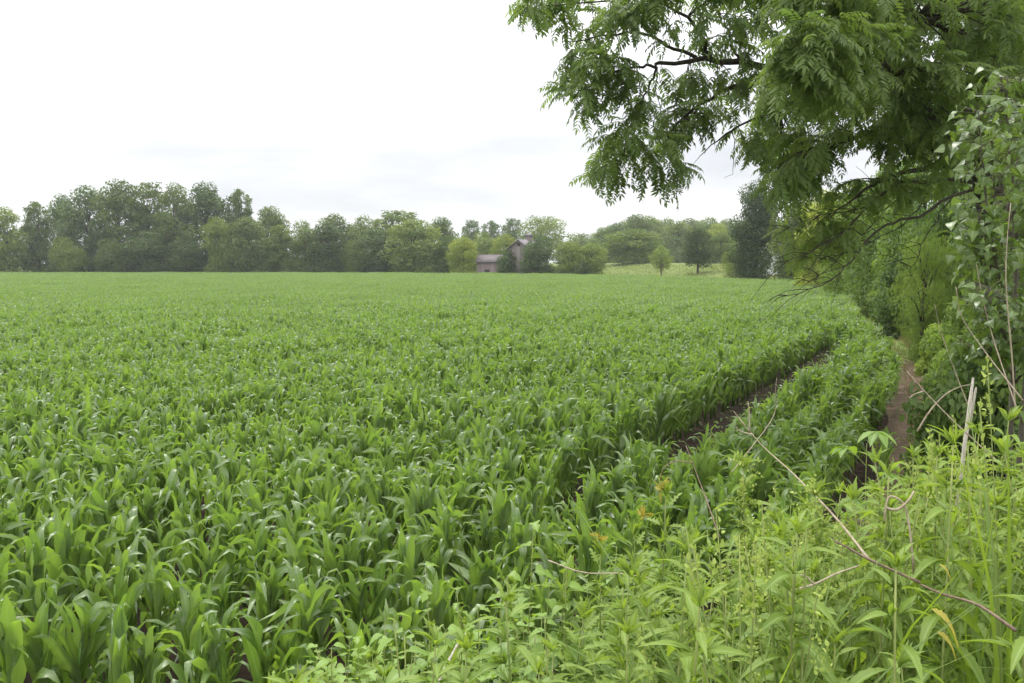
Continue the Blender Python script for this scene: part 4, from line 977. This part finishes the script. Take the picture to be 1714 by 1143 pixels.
stalk("dry_twig", [(918, 938, 3.0), (975, 958, 2.95), (1040, 960, 2.9), (1090, 968, 2.85)], .004, .003, "dead", "thin grey curved twig lying across the weeds left of the flowering one")
stalk("broken_stick", [(730, 1150, 3.1), (748, 1112, 3.15), (768, 1076, 3.2), (780, 1060, 3.2)], .011, .007, "stake", "pale broken stick poking up through the mulberry shoots at the bottom")
stalk("dead_stalk", [(1205, 900, 3.3), (1180, 830, 3.5), (1165, 790, 3.6), (1148, 745, 3.7)], .005, .003, "dead_dark", "thin brown dead stalk with bent grass-like heads beside the corn gap", extra=[[(1160, 775, 3.62), (1130, 772, 3.6), (1110, 785, 3.6), (1105, 805, 3.6)]])
stalk("dry_reed", [(1225, 790, 6), (1293, 700, 7), (1298, 655, 7), (1300, 632, 7)], .005, .003, "dead", "thin upright dry stalk in the corn gap")
stalk("dead_stalk", [(1690, 790, 3.9), (1610, 718, 4.0), (1560, 668, 4.1), (1517, 620, 4.2)], .006, .003, "dead", "long thin stalk slanting left across the path soil below the hedge", extra=[[(1545, 655, 4.12), (1530, 660, 4.12), (1522, 666, 4.1)]])
stalk("arched_stem", [(1535, 722, 4.3), (1555, 690, 4.3), (1580, 662, 4.3), (1605, 648, 4.3), (1628, 643, 4.3)], .006, .004, "dead", "dry stem arching from the path up to the wooden stake")
stalk("dead_stalk", [(1700, 700, 4.0), (1694, 600, 4.0), (1684, 480, 4.0), (1686, 400, 4.0), (1692, 340, 4.0)], .006, .003, "dead", "tallest thin pale stem standing upright in front of the cottonwood sapling")
stalk("dead_stalk", [(1704, 690, 3.9), (1665, 575, 4.1), (1645, 500, 4.2), (1634, 440, 4.2)], .005, .003, "dead", "thin pale stem leaning left inside the cottonwood leaves")
stalk("dead_stalk", [(1712, 670, 3.9), (1650, 590, 4.1), (1610, 530, 4.2), (1600, 480, 4.2)], .005, .003, "dead", "thin pale stem crossing the others and leaning far left")
stalk("dead_stalk", [(1625, 690, 4.4), (1600, 625, 4.5), (1575, 555, 4.6), (1565, 510, 4.6)], .005, .003, "dead", "thin brownish stem leaning over the low shrubs left of the sapling")
sk = thing("wooden_stake", "pale weathered wooden stake with a split top sticking out of the weeds", "stake", (*at(1612, 730, 4.3)[:2], 0.))
sk.location.z = float(gz(sk.location.x, sk.location.y)); so = np.array(sk.location)
for nm, a, b, wd in (("post", at(1608, 800, 4.3), at(1629, 632, 4.3), .025), ("splinter", at(1622, 720, 4.32), at(1634, 648, 4.32), .014)):
    a = a.copy(); dv = b - a; a = b - dv * ((b[2] - so[2] + .1) / dv[2]) if nm == "post" else a
    mb = MB(); p_ = np.array([a + (b - a) * t for t in (0, .5, .93, 1)]) - so; tube(mb, p_, np.array((1, .95, .85, .45)) * wd / 2, 5); part(nm, mb.build("stake_" + nm, M["stake"]), sk)

# ------------------------------------------------------------------ haze
m, nt, N, L = new_mat("haze_air"); out = N.new("ShaderNodeOutputMaterial"); pv = N.new("ShaderNodeVolumePrincipled")
pv.inputs["Color"].default_value = (.93, .95, 1, 1); pv.inputs["Density"].default_value = .0003; pv.inputs["Anisotropy"].default_value = .3
L.new(pv.outputs[0], out.inputs["Volume"])
mb = MB(); box(mb, (0, 420, 15), (1900, 1000, 32)); hz = setting("haze", mb.build("haze", m), "stuff")

# ------------------------------------------------------------------ light
SUN_EL, SUN_AZ = R(58), R(-28)      # azimuth from straight ahead, negative to the left
w = bpy.data.worlds.new("World"); scene.world = w; w.use_nodes = True; nt = w.node_tree; N, L = nt.nodes, nt.links; N.clear()
out = N.new("ShaderNodeOutputWorld"); bg = N.new("ShaderNodeBackground"); bg.inputs["Strength"].default_value = .12
sky = N.new("ShaderNodeTexSky"); sky.sky_type = "NISHITA"; sky.sun_disc = False; sky.sun_elevation = SUN_EL; sky.sun_rotation = SUN_AZ; sky.air_density = 1; sky.dust_density = 2
tc = N.new("ShaderNodeTexCoord"); sx = N.new("ShaderNodeSeparateXYZ"); L.new(tc.outputs["Generated"], sx.inputs[0])
mp = N.new("ShaderNodeMapping"); mp.inputs["Scale"].default_value = (1, 1, 4.2); mp.inputs["Location"].default_value = (.3, .1, 0); L.new(tc.outputs["Generated"], mp.inputs[0])
nz = N.new("ShaderNodeTexNoise"); nz.inputs["Scale"].default_value = 2.3; nz.inputs["Detail"].default_value = 7; nz.inputs["Roughness"].default_value = .55; L.new(mp.outputs[0], nz.inputs["Vector"])
cr = N.new("ShaderNodeValToRGB"); e = cr.color_ramp.elements; e[0].position = .36; e[0].color = (.88, .905, .96, 1); e[1].position = .60; e[1].color = (1.2, 1.19, 1.2, 1); L.new(nz.outputs["Fac"], cr.inputs[0])
gr = N.new("ShaderNodeMapRange"); gr.inputs[1].default_value = .13; gr.inputs[2].default_value = .8; gr.inputs[3].default_value = 5.5; gr.inputs[4].default_value = 19; L.new(sx.outputs["Z"], gr.inputs[0])
vm = N.new("ShaderNodeVectorMath"); vm.operation = "SCALE"; L.new(cr.outputs[0], vm.inputs[0]); L.new(gr.outputs[0], vm.inputs["Scale"])
mx = N.new("ShaderNodeMix"); mx.data_type = "RGBA"; mx.inputs["Factor"].default_value = .93; L.new(sky.outputs[0], mx.inputs["A"]); L.new(vm.outputs[0], mx.inputs["B"])
L.new(mx.outputs["Result"], bg.inputs["Color"]); L.new(bg.outputs[0], out.inputs["Surface"])
sl = bpy.data.lights.new("sun", "SUN"); sl.energy = 1.5; sl.angle = R(14); sl.color = (1, .96, .88)
so_ = bpy.data.objects.new("sun", sl); COL.objects.link(so_)
so_.rotation_euler = (R(90) - SUN_EL, 0, -SUN_AZ + math.pi)

vs_ = scene.view_settings; vs_.view_transform = "Standard"; vs_.look = "None"; vs_.exposure = .5; vs_.gamma = 1; vs_.use_curve_mapping = False
scene.render.engine = "CYCLES"; c = scene.cycles
c.max_bounces = 8; c.diffuse_bounces = 4; c.glossy_bounces = 2; c.transmission_bounces = 4; c.volume_bounces = 1; c.transparent_max_bounces = 4
c.use_denoising = True
print("corn", n1, n2, "weeds", done, "objects", len(scene.objects))
